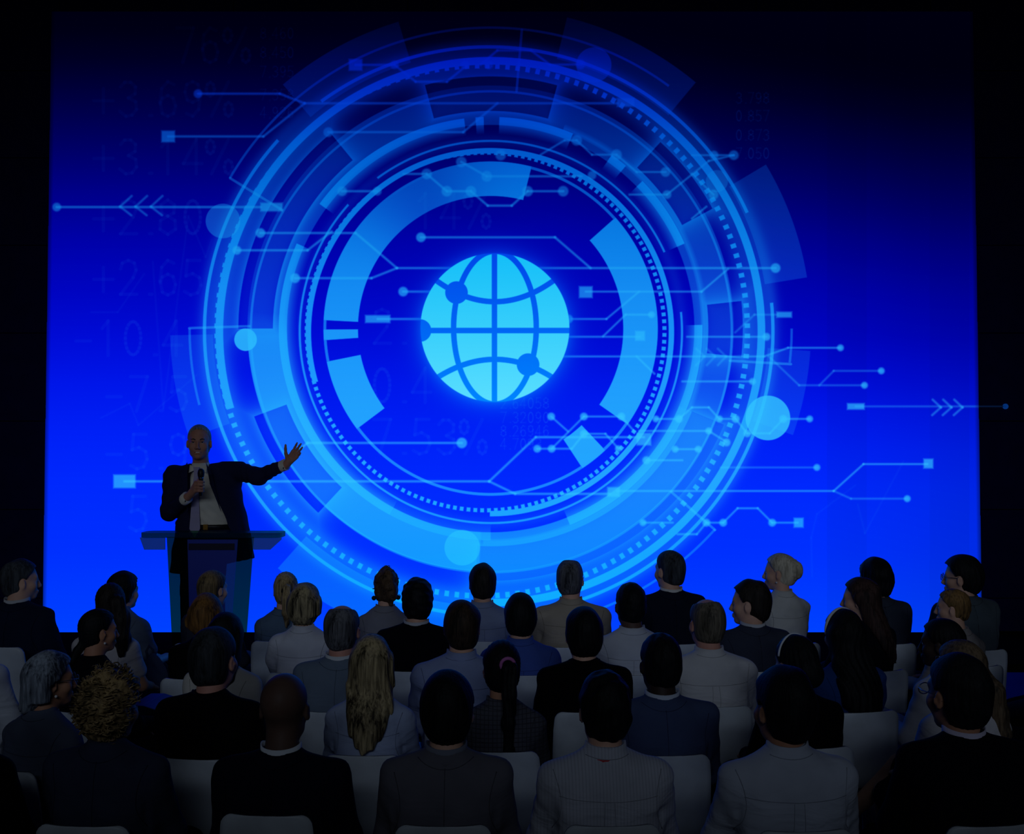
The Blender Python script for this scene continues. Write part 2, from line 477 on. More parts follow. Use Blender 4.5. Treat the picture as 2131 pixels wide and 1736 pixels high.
    bG = [0, 0, 0, 0, 0, 0, 1, 4, 11, 22, 32, 40, 48, 66]
    eB = [88, 120, 196, 204, 214, 226, 238, 248, 253, 255, 255, 255, 255, 255]
    eG = [8, 16, 28, 52, 96, 122, 140, 154, 164, 172, 178, 180, 178, 188]
    eR = [0, 0, 0, 0, 0, 4, 12, 22, 28, 34, 38, 38, 24, 10]
    img = np.zeros((H, W, 4), np.float32); img[..., 3] = 1
    A = np.clip(A, 0, 1); B2 = np.clip(B2, 0, 1)
    xfall = 1 - 0.10 * np.clip((PX - 1700) / 350, 0, 1) - 0.03 * (np.sin(PX / 34.0) > .35) * np.clip((PX - 1650) / 60, 0, 1)
    for i, (kb, ke) in enumerate(((None, eR), (bG, eG), (bB, eB))):
        bgc = np.interp(yy.ravel(), ky, kb).reshape(yy.shape) * xfall if kb else 0.0
        ec = np.interp(PYf[:, :1].ravel(), ky, ke)[:, None]
        ec2 = np.minimum(ec + np.array((14, 20, 0))[i] * np.clip((PY - 150) / 300, 0, 1), 255)
        img[..., i] = (bgc * (1 - A) + ec * A) * (1 - B2) + ec2 * B2
    # globe
    gx, gy, gr = 1030.0, 682.0, 155.0
    sl = box(gx - 260, gy - 260, gx + 260, gy + 260)
    X = PX[sl] - gx; Y = PYf[sl] - gy
    d = np.sqrt(X * X + Y * Y) - gr
    lw = 5.7
    def ell(b):   # meridian as the edge of an ellipse
        q = np.sqrt((X / b) ** 2 + (Y / (gr + 4)) ** 2)
        g = np.sqrt((X / b ** 2) ** 2 + (Y / (gr + 4) ** 2) ** 2) / np.maximum(q, 1e-3)
        return np.abs(q - 1) / np.maximum(g, 1e-4)
    lat1 = np.abs(Y + 54 - (-44) * (X / 122) ** 2) / np.sqrt(1 + (2 * 44 * X / 122 ** 2) ** 2)
    lat2 = np.abs(Y - 66 - 38 * (X / 120) ** 2) / np.sqrt(1 + (2 * 38 * X / 120 ** 2) ** 2)
    lines = np.minimum.reduce([np.abs(X + 1), np.abs(Y - 6), ell(86.0), lat1, lat2]) - lw
    for cx, cy, rr in ((950, 609, 23.5), (1099, 759, 23.5), (874, 688, 23.5)):
        lines = np.minimum(lines, np.sqrt((PX[sl] - cx) ** 2 + (PYf[sl] - cy) ** 2) - rr)
    land = cov(d, .8) * (1 - cov(lines, .8))
    tY = np.clip((Y + gr) / (2 * gr), 0, 1)
    gcol = [20 + 70 * tY, 190 + 32 * tY, 248 + 7 * tY]
    lcol = [0 * tY, 70 + 62 * tY, 232 + 23 * tY]
    halo = np.exp(-np.clip(d, 0, 300) / 17.0) * .62
    inside = cov(d, .8)
    for i in range(3):
        v = img[sl][..., i]
        v = v * (1 - halo) + lcol[i] * halo
        v = v * (1 - inside) + (gcol[i] * land / np.maximum(inside, 1e-3) + lcol[i] * (1 - land / np.maximum(inside, 1e-3))) * inside
        img[sl + (i,)] = v
    # beyond the lit rectangle nothing but the tip of the last arrow
    edge = np.where(PX > 1065, PX - (2025 + 19 * (PYf - 24) / 1292), (107 - 19 * (PYf - 24) / 1292) - PX)
    vign = np.clip(1 - np.clip(edge + 9, 0, 9) / 9 * .4, 0, 1)
    out = edge > 0
    tip = np.zeros(PX.shape, np.float32)
    tip = np.where((np.abs(PYf - 846) < 3.2) & (PX < 2092), .18, tip)
    tip = np.maximum(tip, .42 * cov(np.sqrt((PX - 2092) ** 2 + (PYf - 846) ** 2) - 6, 2))
    for i, cc in enumerate((4, 120, 255)):
        img[..., i] = np.where(out, tip * cc, img[..., i] * vign)
    img[..., :3] = np.clip(img[..., :3] / 255.0, 0, 1)
    return img

# ------------------------------------------------------------------ distance fields turned into smooth closed meshes
def axis_steps(*spans):
    """spans of (start, stop, step) joined into one rising axis"""
    a = []
    for s, e, h in spans:
        n = max(1, int(round((e - s) / h)))
        seg = np.linspace(s, e, n + 1)
        a += list(seg if not a else seg[1:])
    return np.array(a, np.float32)

class Field:
    def __init__(self, xs, ys, zs):
        self.xs, self.ys, self.zs = xs, ys, zs
        self.F = np.full((len(xs), len(ys), len(zs)), 10.0, np.float32)
    def sub(self, lo, hi):
        sl = []
        for ax, l, h in zip((self.xs, self.ys, self.zs), lo, hi):
            i0 = max(0, int(np.searchsorted(ax, l)) - 1); i1 = min(len(ax), int(np.searchsorted(ax, h)) + 1)
            if i1 - i0 < 1: return None
            sl.append(slice(i0, i1))
        return tuple(sl), self.xs[sl[0]][:, None, None], self.ys[sl[1]][None, :, None], self.zs[sl[2]][None, None, :]
    def union(self, sl, d, k):
        f = self.F[sl]
        if k <= 1e-5: self.F[sl] = np.minimum(f, d); return
        h = np.clip(0.5 + 0.5 * (f - d) / k, 0, 1)
        self.F[sl] = f * (1 - h) + d * h - k * h * (1 - h)
    def carve(self, sl, d, k=0.006):
        f = self.F[sl]; d = -d
        h = np.clip(0.5 - 0.5 * (f - d) / k, 0, 1)
        self.F[sl] = f * (1 - h) + d * h + k * h * (1 - h)
    def capsule(self, a, b, ra, rb, k=0.02, carve=False):
        a = np.array(a, np.float32); b = np.array(b, np.float32); R = max(ra, rb) + k + 0.03
        s = self.sub(np.minimum(a, b) - R, np.maximum(a, b) + R)
        if s is None: return
        sl, X, Y, Z = s; d = b - a; L2 = float(d @ d) + 1e-9
        x, y, z = X - a[0], Y - a[1], Z - a[2]
        t = np.clip((x * d[0] + y * d[1] + z * d[2]) / L2, 0, 1)
        q = np.sqrt((x - t * d[0]) ** 2 + (y - t * d[1]) ** 2 + (z - t * d[2]) ** 2) - (ra + (rb - ra) * t)
        self.carve(sl, q, k) if carve else self.union(sl, q, k)
    def chain(self, pts, radii, k=0.02):
        for i in range(len(pts) - 1): self.capsule(pts[i], pts[i + 1], radii[i], radii[i + 1], k)
    def ellipsoid(self, c, r, k=0.02, R=None, carve=False):
        c = np.array(c, np.float32); M = max(r) + k + 0.03
        s = self.sub(c - M, c + M)
        if s is None: return
        sl, X, Y, Z = s; x, y, z = X - c[0], Y - c[1], Z - c[2]
        if R is not None:
            x, y, z = (R[0][0] * x + R[1][0] * y + R[2][0] * z, R[0][1] * x + R[1][1] * y + R[2][1] * z, R[0][2] * x + R[1][2] * y + R[2][2] * z)
        q = ell_d(x, y, z, r)
        self.carve(sl, q, k) if carve else self.union(sl, q, k)
    def loft(self, lv, n=2.3, k=0.03):
        """lv: rows of (z, half width, half depth, centre y)"""
        lv = np.array([tuple(r) + (0.0,) * (5 - len(r)) for r in lv], np.float32); z0, z1 = lv[0, 0], lv[-1, 0]
        w, dp, cy = lv[:, 1].max() + .05 + k, lv[:, 2].max() + .05 + k, lv[:, 3]
        cx = lv[:, 4]
        s = self.sub((cx.min() - w, cy.min() - dp, z0 - .05 - k), (cx.max() + w, cy.max() + dp, z1 + .05 + k))
        if s is None: return
        sl, X, Y, Z = s; zz = np.clip(Z, z0, z1)
        zf = zz.ravel()
        W = smooth_interp(zf, lv[:, 0], lv[:, 1])[None, None, :]; D = smooth_interp(zf, lv[:, 0], lv[:, 2])[None, None, :]
        CY = smooth_interp(zf, lv[:, 0], lv[:, 3])[None, None, :]
        CX = smooth_interp(zf, lv[:, 0], cx)[None, None, :]
        e = ((np.abs(X - CX) / W) ** n + (np.abs(Y - CY) / D) ** n + 1e-9) ** (1.0 / n)
        q = (e - 1) * np.minimum(W, D)
        q = np.maximum(q, np.maximum(z0 - Z, Z - z1))
        self.union(sl, q, k)
    def mesh(self, name, disp=None):
        F = self.F
        if disp is not None: F = F + disp
        F[0], F[-1] = np.maximum(F[0], 1e-3), np.maximum(F[-1], 1e-3)
        F[:, 0], F[:, -1] = np.maximum(F[:, 0], 1e-3), np.maximum(F[:, -1], 1e-3)
        F[:, :, 0], F[:, :, -1] = np.maximum(F[:, :, 0], 1e-3), np.maximum(F[:, :, -1], 1e-3)
        V, Q = surface_nets(F, self.xs, self.ys, self.zs)
        return V, Q

def smooth_interp(x, xp, fp):
    """monotone-ish cubic through the rows"""
    m = np.gradient(fp, xp)
    i = np.clip(np.searchsorted(xp, x) - 1, 0, len(xp) - 2)
    h = xp[i + 1] - xp[i]; t = (x - xp[i]) / h
    return ((2*t**3 - 3*t**2 + 1) * fp[i] + (t**3 - 2*t**2 + t) * h * m[i] + (-2*t**3 + 3*t**2) * fp[i+1] + (t**3 - t**2) * h * m[i+1]).astype(np.float32)

def ell_d(x, y, z, r):
    k0 = np.sqrt((x / r[0]) ** 2 + (y / r[1]) ** 2 + (z / r[2]) ** 2)
    k1 = np.sqrt((x / r[0] ** 2) ** 2 + (y / r[1] ** 2) ** 2 + (z / r[2] ** 2) ** 2)
    return k0 * (k0 - 1.0) / np.maximum(k1, 1e-5)

def cap_d(x, y, z, a, b, ra, rb):
    d = [b[i] - a[i] for i in range(3)]; L2 = sum(q * q for q in d) + 1e-9
    x, y, z = x - a[0], y - a[1], z - a[2]
    t = np.clip((x * d[0] + y * d[1] + z * d[2]) / L2, 0, 1)
    return np.sqrt((x - t * d[0]) ** 2 + (y - t * d[1]) ** 2 + (z - t * d[2]) ** 2) - (ra + (rb - ra) * t)

def smin(f, d, k):
    h = np.clip(0.5 + 0.5 * (f - d) / k, 0, 1)
    return f * (1 - h) + d * h - k * h * (1 - h)
def smax(f, d, k):
    return -smin(-f, -d, k)

def surface_nets(F, xs, ys, zs):
    S = F < 0
    nx, ny, nz = S.shape
    c = np.zeros((nx - 1, ny - 1, nz - 1), np.int8)
    for i in (0, 1):
        for j in (0, 1):
            for k in (0, 1):
                c += S[i:nx - 1 + i, j:ny - 1 + j, k:nz - 1 + k]
    act = (c > 0) & (c < 8)
    I, J, K = np.nonzero(act)
    idx = np.full(act.shape, -1, np.int32); idx[I, J, K] = np.arange(len(I))
    corner = {}
    for i in (0, 1):
        for j in (0, 1):
            for k in (0, 1): corner[i, j, k] = F[I + i, J + j, K + k]
    P = np.zeros((len(I), 3), np.float32); N = np.zeros(len(I), np.float32)
    for ax in range(3):
        for u in (0, 1):
            for w in (0, 1):
                a = [u, w]; a.insert(ax, 0); b = list(a); b[ax] = 1
                fa, fb = corner[tuple(a)], corner[tuple(b)]
                m = (fa < 0) != (fb < 0)
                t = np.where(m, fa / np.where(m, fa - fb, 1), 0)
                pos = np.array(a, np.float32)[None, :].repeat(len(I), 0); pos[:, ax] = t
                P += pos * m[:, None]; N += m
    P /= np.maximum(N, 1)[:, None]
    V = np.empty_like(P)
    for ax, (arr, ii) in enumerate(((xs, I), (ys, J), (zs, K))):
        V[:, ax] = arr[ii] + P[:, ax] * (arr[ii + 1] - arr[ii])
    Q = []
    for ax in range(3):
        sa = [slice(1, -1)] * 3; sb = [slice(1, -1)] * 3
        sa[ax] = slice(0, -1); sb[ax] = slice(1, None)
        A, B = S[tuple(sa)], S[tuple(sb)]
        x = np.nonzero(A != B)
        g = [x[0] + 1, x[1] + 1, x[2] + 1]; g[ax] = x[ax]
        u, w = (ax + 1) % 3, (ax + 2) % 3
        def cell(du, dw):
            q = [g[0].copy(), g[1].copy(), g[2].copy()]; q[u] -= du; q[w] -= dw
            return idx[q[0], q[1], q[2]]
        quad = np.stack([cell(1, 1), cell(0, 1), cell(0, 0), cell(1, 0)], 1)
        flip = ~A[x]
        quad[flip] = quad[flip][:, ::-1]
        Q.append(quad)
    return V, np.concatenate(Q)

def wobble(X, Y, Z, seed, freq):
    r = np.random.RandomState(seed); o = 0
    for i in range(4):
        k = r.normal(size=3); k *= freq * (0.7 + 0.6 * r.rand()) / np.linalg.norm(k)
        o = o + np.sin(X * k[0] + Y * k[1] + Z * k[2] + r.rand() * 6.28)
    return o * 0.25

# ------------------------------------------------------------------ heads, hair, hands
def head_d(x, y, z, female=False, ears=True):
    """head about 0.235 m tall, centre between crown and chin, looking along +y"""
    f = 0.955 if female else 1.0
    d = ell_d(x, y + .012, z - .030, (.076 * f, .097, .088))
    d = smin(d, ell_d(x, y - .026, z + .045, (.059 * f, .062, .074)), .03)
    if not female: d = smin(d, ell_d(np.abs(x) - .040, y - .012, z + .072, (.020, .030, .022)), .02)
    d = smin(d, ell_d(x, y - .060, z + .098, (.026 * f, .026, .020)), .02)
    d = smin(d, cap_d(x, y, z, (-.034, .074, .021), (.034, .074, .021), .013, .013), .018)
    ax = np.abs(x)
    d = smin(d, ell_d(ax - .042, y - .054, z + .030, (.024, .026, .026)), .02)
    d = smax(d, -ell_d(ax - .031, y - .099, z - .001, (.017, .017, .011)), .012)
    d = smin(d, ell_d(ax - .031, y - .071, z - .001, (.0145, .0130, .0120)), .004)
    d = smin(d, cap_d(x, y, z, (0, .088, .008), (0, .106, -.036), .0070, .0108), .012)
    d = smin(d, ell_d(ax - .011, y - .096, z + .041, (.009, .011, .008)), .006)
    d = smin(d, ell_d(x, y - .088, z + .066, (.024, .011, .0065)), .006)
    d = smin(d, ell_d(x, y - .085, z + .077, (.020, .012, .0075)), .006)
    if ears:
        c, s = math.cos(.35), math.sin(.35)
        ex, ey, ez = ax - .079 * f, y + .006, z + .012
        rx, ry = ex * c - ey * s, ex * s + ey * c
        e = ell_d(rx, ry, ez, (.0095, .017, .0285))
        e = smax(e, -ell_d(rx - .0095, ry - .004, ez - .003, (.008, .0095, .0175)), .004)
        d = smin(d, e, .008)
    return d

def rot_head(yaw, pitch=0.0, roll=0.0):
    return np.array(Matrix.Rotation(yaw, 3, 'Z') @ Matrix.Rotation(pitch, 3, 'X') @ Matrix.Rotation(roll, 3, 'Y'), dtype=np.float32)

def add_head(fd, c, R, female=False, ears=True, scale=1.0, k=.02):
    s = fd.sub(np.array(c) - .2, np.array(c) + .2)
    sl, X, Y, Z = s; x, y, z = (X - c[0]) / scale, (Y - c[1]) / scale, (Z - c[2]) / scale
    x, y, z = (R[0][0] * x + R[1][0] * y + R[2][0] * z, R[0][1] * x + R[1][1] * y + R[2][1] * z, R[0][2] * x + R[1][2] * y + R[2][2] * z)
    fd.union(sl, head_d(x, y, z, female, ears) * scale, k)

HAIRLINE = ([-.13, -.075, -.035, .0, .03, .06, .082, .098, .2], [-.035, -.028, -.014, .010, .028, .050, .074, .30, .4])
def hair_mesh(style, female, seed, h):
    """hair in the head's own frame; returns vertices and quads"""
    st = dict(t=.014, nape=-.088, wig=.003, freq=70, face=HAIRLINE, low=.0)
    st.update(STYLES[style])
    L = st.get('length', 0); t = st['t']
    zlo = -.135 - L - .03
    w = .15 + st.get('puff', 0) + (.02 if L else 0)
    back = st.get('reach', .17) + st.get('puff', 0)
    fd = Field(axis_steps((-w, w, h)), axis_steps((-back, .135, h)), axis_steps((zlo, .175 + st.get('puff', 0), h)))
    X, Y, Z = fd.xs[:, None, None], fd.ys[None, :, None], fd.zs[None, None, :]
    f = 0.97 if female else 1.0
    p = st.get('puff', 0)
    d = ell_d(X, Y + .014, Z - .032, (.0755 * f + t * .7 + p, .099 + t * .85 + p, .088 + t + p))
    d = smin(d, ell_d(X, Y + .030, Z + .028, (.067 * f + t * .7 + p, .074 + t * .8 + p * .8, .075 + t * .5)), .03)
    d = d + st['wig'] * wobble(X, Y, Z, seed, st['freq'])
    if 'strand' in st:
        a = np.arctan2(X, -(Y + .02) + 0 * Z)
        d = d + st['strand'] * np.sin(a * 23 + 3 * np.sin(Z * 22 + seed)) * np.clip((.11 - Z) / .08, 0, 1)
    if L:
        lv = [(.100, .040, .04, -.030), (.055, .078 + t * .6, .075, -.030)] + [(-zz, ww, dd, yy) for zz, ww, dd, yy in st['fall']]
        lv = sorted([(a, b, c_, e) for a, b, c_, e in lv])
        f2 = Field(fd.xs, fd.ys, fd.zs); f2.loft(lv, 2.2, .02)
        q = f2.F + .0035 * np.sin(X * 170 + 2.5 * np.sin(Z * 17 + seed) + Y * 40) + .004 * wobble(X, Y, Z, seed + 3, 28)
        cutz = -.05 - L + .022 * wobble(X, 0 * Y, 0 * Z, seed + 9, 130) + .05 * (np.abs(X) / .1) ** 2
        q = np.maximum(q, cutz - Z)
        d = smin(d, q, .02)
    face = np.interp(fd.zs, st['face'][0], st['face'][1]).astype(np.float32)[None, None, :]
    jag = .004 * np.sin(X * 210 + seed)
    d = smax(d, (Y - face - jag) * .8, .008)
    if not L: d = smax(d, (st['nape'] + .012 * np.sin(X * 60 + seed) * .3 - Z) * .9, .010)
    if not st.get('cover_ears', False):
        d = smax(d, -(ell_d(np.abs(X) - .083, Y + .004, Z + .010, (.022, .026, .034))), .006)
    if 'bald' in st:      # bare crown, hair left round the sides
        b0, b1 = st['bald']
        d = smax(d, -ell_d(X, Y - .02, Z - .13, (b0, b1, .075)), .012)
    fd.F = d.astype(np.float32) + np.zeros(fd.F.shape, np.float32)
    for it in st.get('extra', []):
        if it[0] == 'e': fd.ellipsoid(it[1], it[2], it[3])
        elif it[0] == 'c': fd.chain(it[1], it[2], it[3])
    if st.get('lumps'):
        fd.F = fd.F + st['lumps'] * (wobble(X, Y, Z, seed + 5, 120) + .7 * wobble(X, Y, Z, seed + 6, 190)) * (1.0)
    V, Q = fd.mesh('hair')
    if st.get('curls'):      # loose ringlets standing off the surface
        rs = np.random.RandomState(seed); n = st['curls']; zmin, ymax = st.get('curl_range', (-.12, .05))
        ok = V[(V[:, 2] > zmin) & (V[:, 1] < ymax)]
        VV, QQ = [V], [Q]; base = len(V)
        for c0 in ok[rs.choice(len(ok), n, replace=False)]:
            out = c0 / (np.linalg.norm(c0) + 1e-6); m = MB(); ph = rs.rand() * 6.28; R0 = .006 + .008 * rs.rand(); L0 = .015 + .022 * rs.rand()
            a1 = np.cross(out, (0, 0, 1.0)); a1 /= np.linalg.norm(a1) + 1e-6; a2 = np.cross(out, a1)
            dirn = out * .35 + a2 * (-.6 if rs.rand() < .7 else .6) + a1 * rs.uniform(-.6, .6)
            pts = [c0 + dirn * L0 * t + R0 * (math.cos(ph + 8 * t) * a1 + math.sin(ph + 8 * t) * out) for t in np.linspace(0, 1, 9)]
            m.tube([tuple(q) for q in pts], [.0022, .0026, .0028, .0028, .0028, .0026, .0022, .0017, .001], 5)
            v = np.array([tuple(q) for q in m.v], np.float32); f = np.array([q for q in m.f if len(q) == 4], np.int32)
            VV.append(v); QQ.append(f + base); base += len(v)
        V, Q = np.concatenate(VV), np.concatenate(QQ)
    return V, Q

def tail(pts, r): return ('c', pts, r, .012)
STYLES = {
 'short':   dict(t=.012, wig=.003),
 'short_full': dict(t=.018, wig=.006, freq=60, nape=-.095),
 'spiky':   dict(t=.018, wig=.006, freq=150, nape=-.092),
 'crop':    dict(t=.005, wig=.001, nape=-.080),
 'side':    dict(t=.015, wig=.004, nape=-.095, strand=.0012),
 'blunt':   dict(t=.020, wig=.004, nape=-.094, cover_ears=True, strand=.0015),
 'shaggy':  dict(t=.028, wig=.008, freq=75, nape=-.108, cover_ears=True, strand=.0025),
 'bowl':    dict(t=.026, wig=.005, freq=50, nape=-.100, strand=.002),
 'thin':    dict(t=.012, wig=.002, bald=(.040, .050)),
 'balding': dict(t=.011, wig=.002, bald=(.062, .085)),
 'fringe':  dict(t=.004, wig=.001, nape=-.085, bald=(.080, .110)),
 'bald':    None,
 'bob':     dict(t=.024, wig=.005, cover_ears=True, strand=.002, length=.03, fall=[(.02,.114,.088,-.03),(.06,.112,.082,-.03),(.10,.094,.066,-.03),(.13,.07,.05,-.03)]),
 'bob_grey': dict(t=.019, wig=.007, strand=.002, length=.075, fall=[(.02,.106,.088,-.035),(.08,.104,.085,-.045),(.13,.108,.08,-.055),(.18,.085,.06,-.065)], reach=.2),
 'streak':  dict(t=.027, wig=.006, cover_ears=True, strand=.003, length=.025, fall=[(.02,.106,.09,-.03),(.07,.098,.08,-.035),(.115,.07,.055,-.04)]),
 'long_blonde': dict(t=.016, wig=.004, cover_ears=True, strand=.0025, length=.30, reach=.26, fall=[(.03,.104,.085,-.035),(.10,.106,.075,-.055),(.17,.104,.06,-.110),(.23,.092,.048,-.145),(.28,.068,.038,-.165),(.33,.040,.026,-.175),(.38,.012,.012,-.18)]),
 'long_black': dict(t=.015, wig=.004, cover_ears=True, strand=.002, length=.18, reach=.26, fall=[(.03,.100,.085,-.035),(.12,.096,.07,-.075),(.20,.088,.05,-.130),(.28,.07,.035,-.165)]),
 'very_long': dict(t=.018, wig=.004, cover_ears=True, strand=.0025, length=.33, reach=.27, fall=[(.03,.104,.09,-.035),(.12,.110,.075,-.08),(.20,.114,.06,-.13),(.28,.112,.05,-.165),(.36,.10,.04,-.18),(.43,.07,.03,-.185)]),
 'long_brown': dict(t=.018, wig=.005, cover_ears=True, strand=.003, length=.31, reach=.27, fall=[(.03,.102,.09,-.035),(.12,.104,.075,-.08),(.20,.102,.055,-.13),(.30,.092,.045,-.165),(.40,.06,.03,-.18)]),
 'low_tail': dict(t=.013, wig=.002, strand=.0012, reach=.24, length=.0, extra=[('c', [(0,-.09,-.06),(0,-.125,-.10),(0,-.15,-.15),(0,-.165,-.22)], [.026,.020,.020,.008], .015)], zlow=.24),
 'low_bun': dict(t=.015, wig=.003, strand=.0015, extra=[('e', (0,-.095,-.065), (.045,.035,.035), .02)]),
 'high_tail': dict(t=.012, wig=.002, strand=.0015, reach=.25, extra=[('c', [(0,-.105,.045),(.0,-.145,.035),(.0,-.160,-.03),(.0,-.165,-.13),(.0,-.17,-.22)], [.018,.022,.030,.030,.010], .012)], zlow=.25),
 'heavy_tail': dict(t=.014, wig=.002, strand=.0015, reach=.27, extra=[('c', [(.01,-.10,.05),(.03,-.140,.03),(.05,-.16,-.06),(.055,-.17,-.17),(.05,-.18,-.26)], [.030,.042,.050,.048,.026], .02)], zlow=.30),
 'plait_tail': dict(t=.014, wig=.003, strand=.0015, reach=.25, extra=[('c', [(.01,-.10,.045),(.02,-.135,.025),(.015,-.16,-.08),(.012,-.17,-.20),(.012,-.175,-.32),(.01,-.175,-.37)], [.022,.032,.033,.029,.022,.006], .015)], zlow=.40),
 'side_tail': dict(t=.016, wig=.003, cover_ears=True, strand=.0025, reach=.25, extra=[('c', [(.02,-.085,-.02),(.045,-.12,-.08),(.06,-.14,-.16),(.065,-.155,-.25),(.065,-.16,-.31)], [.05,.05,.042,.032,.010], .025)], zlow=.34),
 'updo':    dict(t=.016, wig=.006, freq=100, lumps=.004, curls=16, curl_range=(-.12, -.05), extra=[('e', (.012,-.110,.02), (.050,.045,.055), .02), ('e', (.03,-.105,-.035), (.040,.040,.045), .015), ('c', [(.02,-.09,-.06),(.028,-.10,-.10)], [.022,.014], .01), ('c', [(.01,-.09,.09),(.0,-.02,.13)], [.03,.025], .03)]),
 'braid_bun': dict(t=.014, wig=.002, strand=.002, extra=[('e', (0,-.125,.02), (.045,.036,.060), .006)] + [('e', (.046*math.cos(a), -.108, .02+.058*math.sin(a)), (.017,.017,.017), .004) for a in [i*math.pi/6 for i in range(12)]]),
 'curly':   dict(t=.020, wig=.008, freq=60, puff=.012, cover_ears=False, nape=-.14, lumps=.010, curls=300, face=([-.16, -.10,-.035,.0,.03,.06,.08,.098,.2],[-.02,-.012,-.005,.016,.034,.058,.085,.3,.4])),
 'braids':  dict(t=.016, wig=.003, strand=.004, nape=-.105),
 'curly_short': dict(t=.010, wig=.003, freq=160, nape=-.085),
 'knot':    dict(t=.018, wig=.004, strand=.003, nape=-.12, extra=[('e', (.01,-.105,-.03), (.06,.045,.06), .02)], cover_ears=False),
 'pixie':   dict(t=.013, wig=.005, freq=130, nape=-.080),
}
for _s in STYLES.values():
    if _s and 'zlow' in _s:
        _s['_z'] = _s.pop('zlow')

_orig_hair_mesh = hair_mesh
def hair_mesh(style, female, seed, h):
    st = STYLES[style]
    if '_z' not in st: return _orig_hair_mesh(style, female, seed, h)
    # tied-back hair: a close cap, then the tail joined to it on a taller grid
    cap = dict(st); z = cap.pop('_z'); ex = cap.pop('extra')
    STYLES['_tmp'] = cap
    t = cap['t']; w = .15; back = cap['reach']
    fd = Field(axis_steps((-w, w, h)), axis_steps((-back, .135, h)), axis_steps((-z - .05, .17, h)))
    X, Y, Z = fd.xs[:, None, None], fd.ys[None, :, None], fd.zs[None, None, :]
    d = ell_d(X, Y + .014, Z - .032, (.075 + t * .7, .099 + t * .85, .088 + t))
    d = smin(d, ell_d(X, Y + .030, Z + .028, (.066 + t * .7, .074 + t * .8, .072 + t * .5)), .03)
    a = np.arctan2(X, Z + 0 * Y)
    d = d + cap['wig'] * wobble(X, Y, Z, seed, 60) + .0015 * np.sin(a * 34 + seed)
    face = np.interp(fd.zs, HAIRLINE[0], HAIRLINE[1]).astype(np.float32)[None, None, :]
    d = smax(d, (Y - face) * .8, .008)
    d = smax(d, (-.098 - Z) * .9, .010)
    if not cap.get('cover_ears'): d = smax(d, -(ell_d(np.abs(X) - .083, Y + .004, Z + .010, (.022, .026, .034))), .006)
    fd.F = d.astype(np.float32) + np.zeros(fd.F.shape, np.float32)
    tl = Field(fd.xs, fd.ys, fd.zs)
    for it in ex: tl.chain(it[1], it[2], it[3])
    q = tl.F + .003 * np.sin(X * 260 + 2 * np.sin(Z * 20 + seed)) + .004 * wobble(X, Y, Z, seed + 2, 35)
    fd.F = smin(fd.F, q, .012)
    return fd.mesh('hair')

def hand_bones(wrist, fdir, palm, side, curls, spread=.16, thumb_open=.6, s=1.0):
    """bones (a, b, ra, rb) of a hand: fdir along the fingers, palm the way the palm faces, side +1 puts the thumb on fdir x palm"""
    f = Vector(fdir).normalized(); n = Vector(palm); n = (n - f * n.dot(f)).normalized()
    t = f.cross(n).normalized() * side          # towards the thumb
    wv = Vector(wrist); out = []
    offs = (.027, .009, -.009, -.025); lens = (.072, .080, .074, .058); rad = (.0088, .0092, .0088, .0078)
    for i in range(4):
        base = wv + f * (.020) * s + t * offs[i] * .55 * s
        kn = wv + f * (.088 - (.004, 0, .004, .012)[i]) * s + t * offs[i] * s
        out.append((base, kn, .0145 * s, .0120 * s))
        ang = 0.0; p = kn; c = curls[i]; sp = spread * (1.5 - i) * .5
        dirv = (f * math.cos(sp) + t * math.sin(sp)).normalized()
        for j, (fr, cf) in enumerate(((.46, .8), (.30, 1.1), (.24, .8))):
            ang += c * cf
            dd = dirv * math.cos(ang) + n * math.sin(ang)
            q = p + dd * lens[i] * fr * s
            out.append((p, q, rad[i] * (1 - .08 * j) * s, rad[i] * (.92 - .1 * j) * s)); p = q
    b0 = wv + f * .022 * s + t * .018 * s + n * .008 * s
    d1 = (f * math.cos(thumb_open) + t * math.sin(thumb_open) + n * .25).normalized()
    p1 = b0 + d1 * .040 * s
    d2 = (f * math.cos(thumb_open * .75) + t * math.sin(thumb_open * .75) + n * .22).normalized()
    p2 = p1 + d2 * .034 * s
    p3 = p2 + (d2 + f * .15).normalized() * .026 * s
    out += [(b0, p1, .0165 * s, .0120 * s), (p1, p2, .0115 * s, .0100 * s), (p2, p3, .0100 * s, .0080 * s)]
    return out

def build_hand_mesh():
    fd = Field(axis_steps((-.075, .085, .0055)), axis_steps((-.035, .20, .0055)), axis_steps((-.09, .035, .0055)))
    fd.capsule((0, -.02, 0), (0, .02, 0), .024, .022, .01)
    for i, (a, b, ra, rb) in enumerate(hand_bones((0, 0, 0), (0, 1, 0), (0, 0, -1), -1, (.35, .38, .42, .46))):
        fd.capsule(a, b, ra, rb, .006)
    V, Q = fd.mesh('hand')
    return mesh_np('hand', V, Q)

def build_shoe_mesh():
    h = .010
    fd = Field(axis_steps((-.07, .07, h)), axis_steps((-.12, .23, h)), axis_steps((-.012, .13, h)))
    fd.capsule((0, -.045, .035), (0, .06, .035), .040, .042, .02)
    fd.ellipsoid((0, .12, .030), (.046, .085, .032), .02)
    fd.capsule((0, -.04, .04), (0, -.035, .11), .040, .040, .02)
    sl, X, Y, Z = fd.sub((-1, -1, -1), (1, 1, 1))
    fd.F = np.maximum(fd.F, .0 - Z + .004)
    fd.F = np.maximum(fd.F, -np.maximum(np.sqrt(X ** 2 + (Y + .035) ** 2) - .032, .09 - Z))
    V, Q = fd.mesh('shoe')
    return mesh_np('shoe', V, Q)

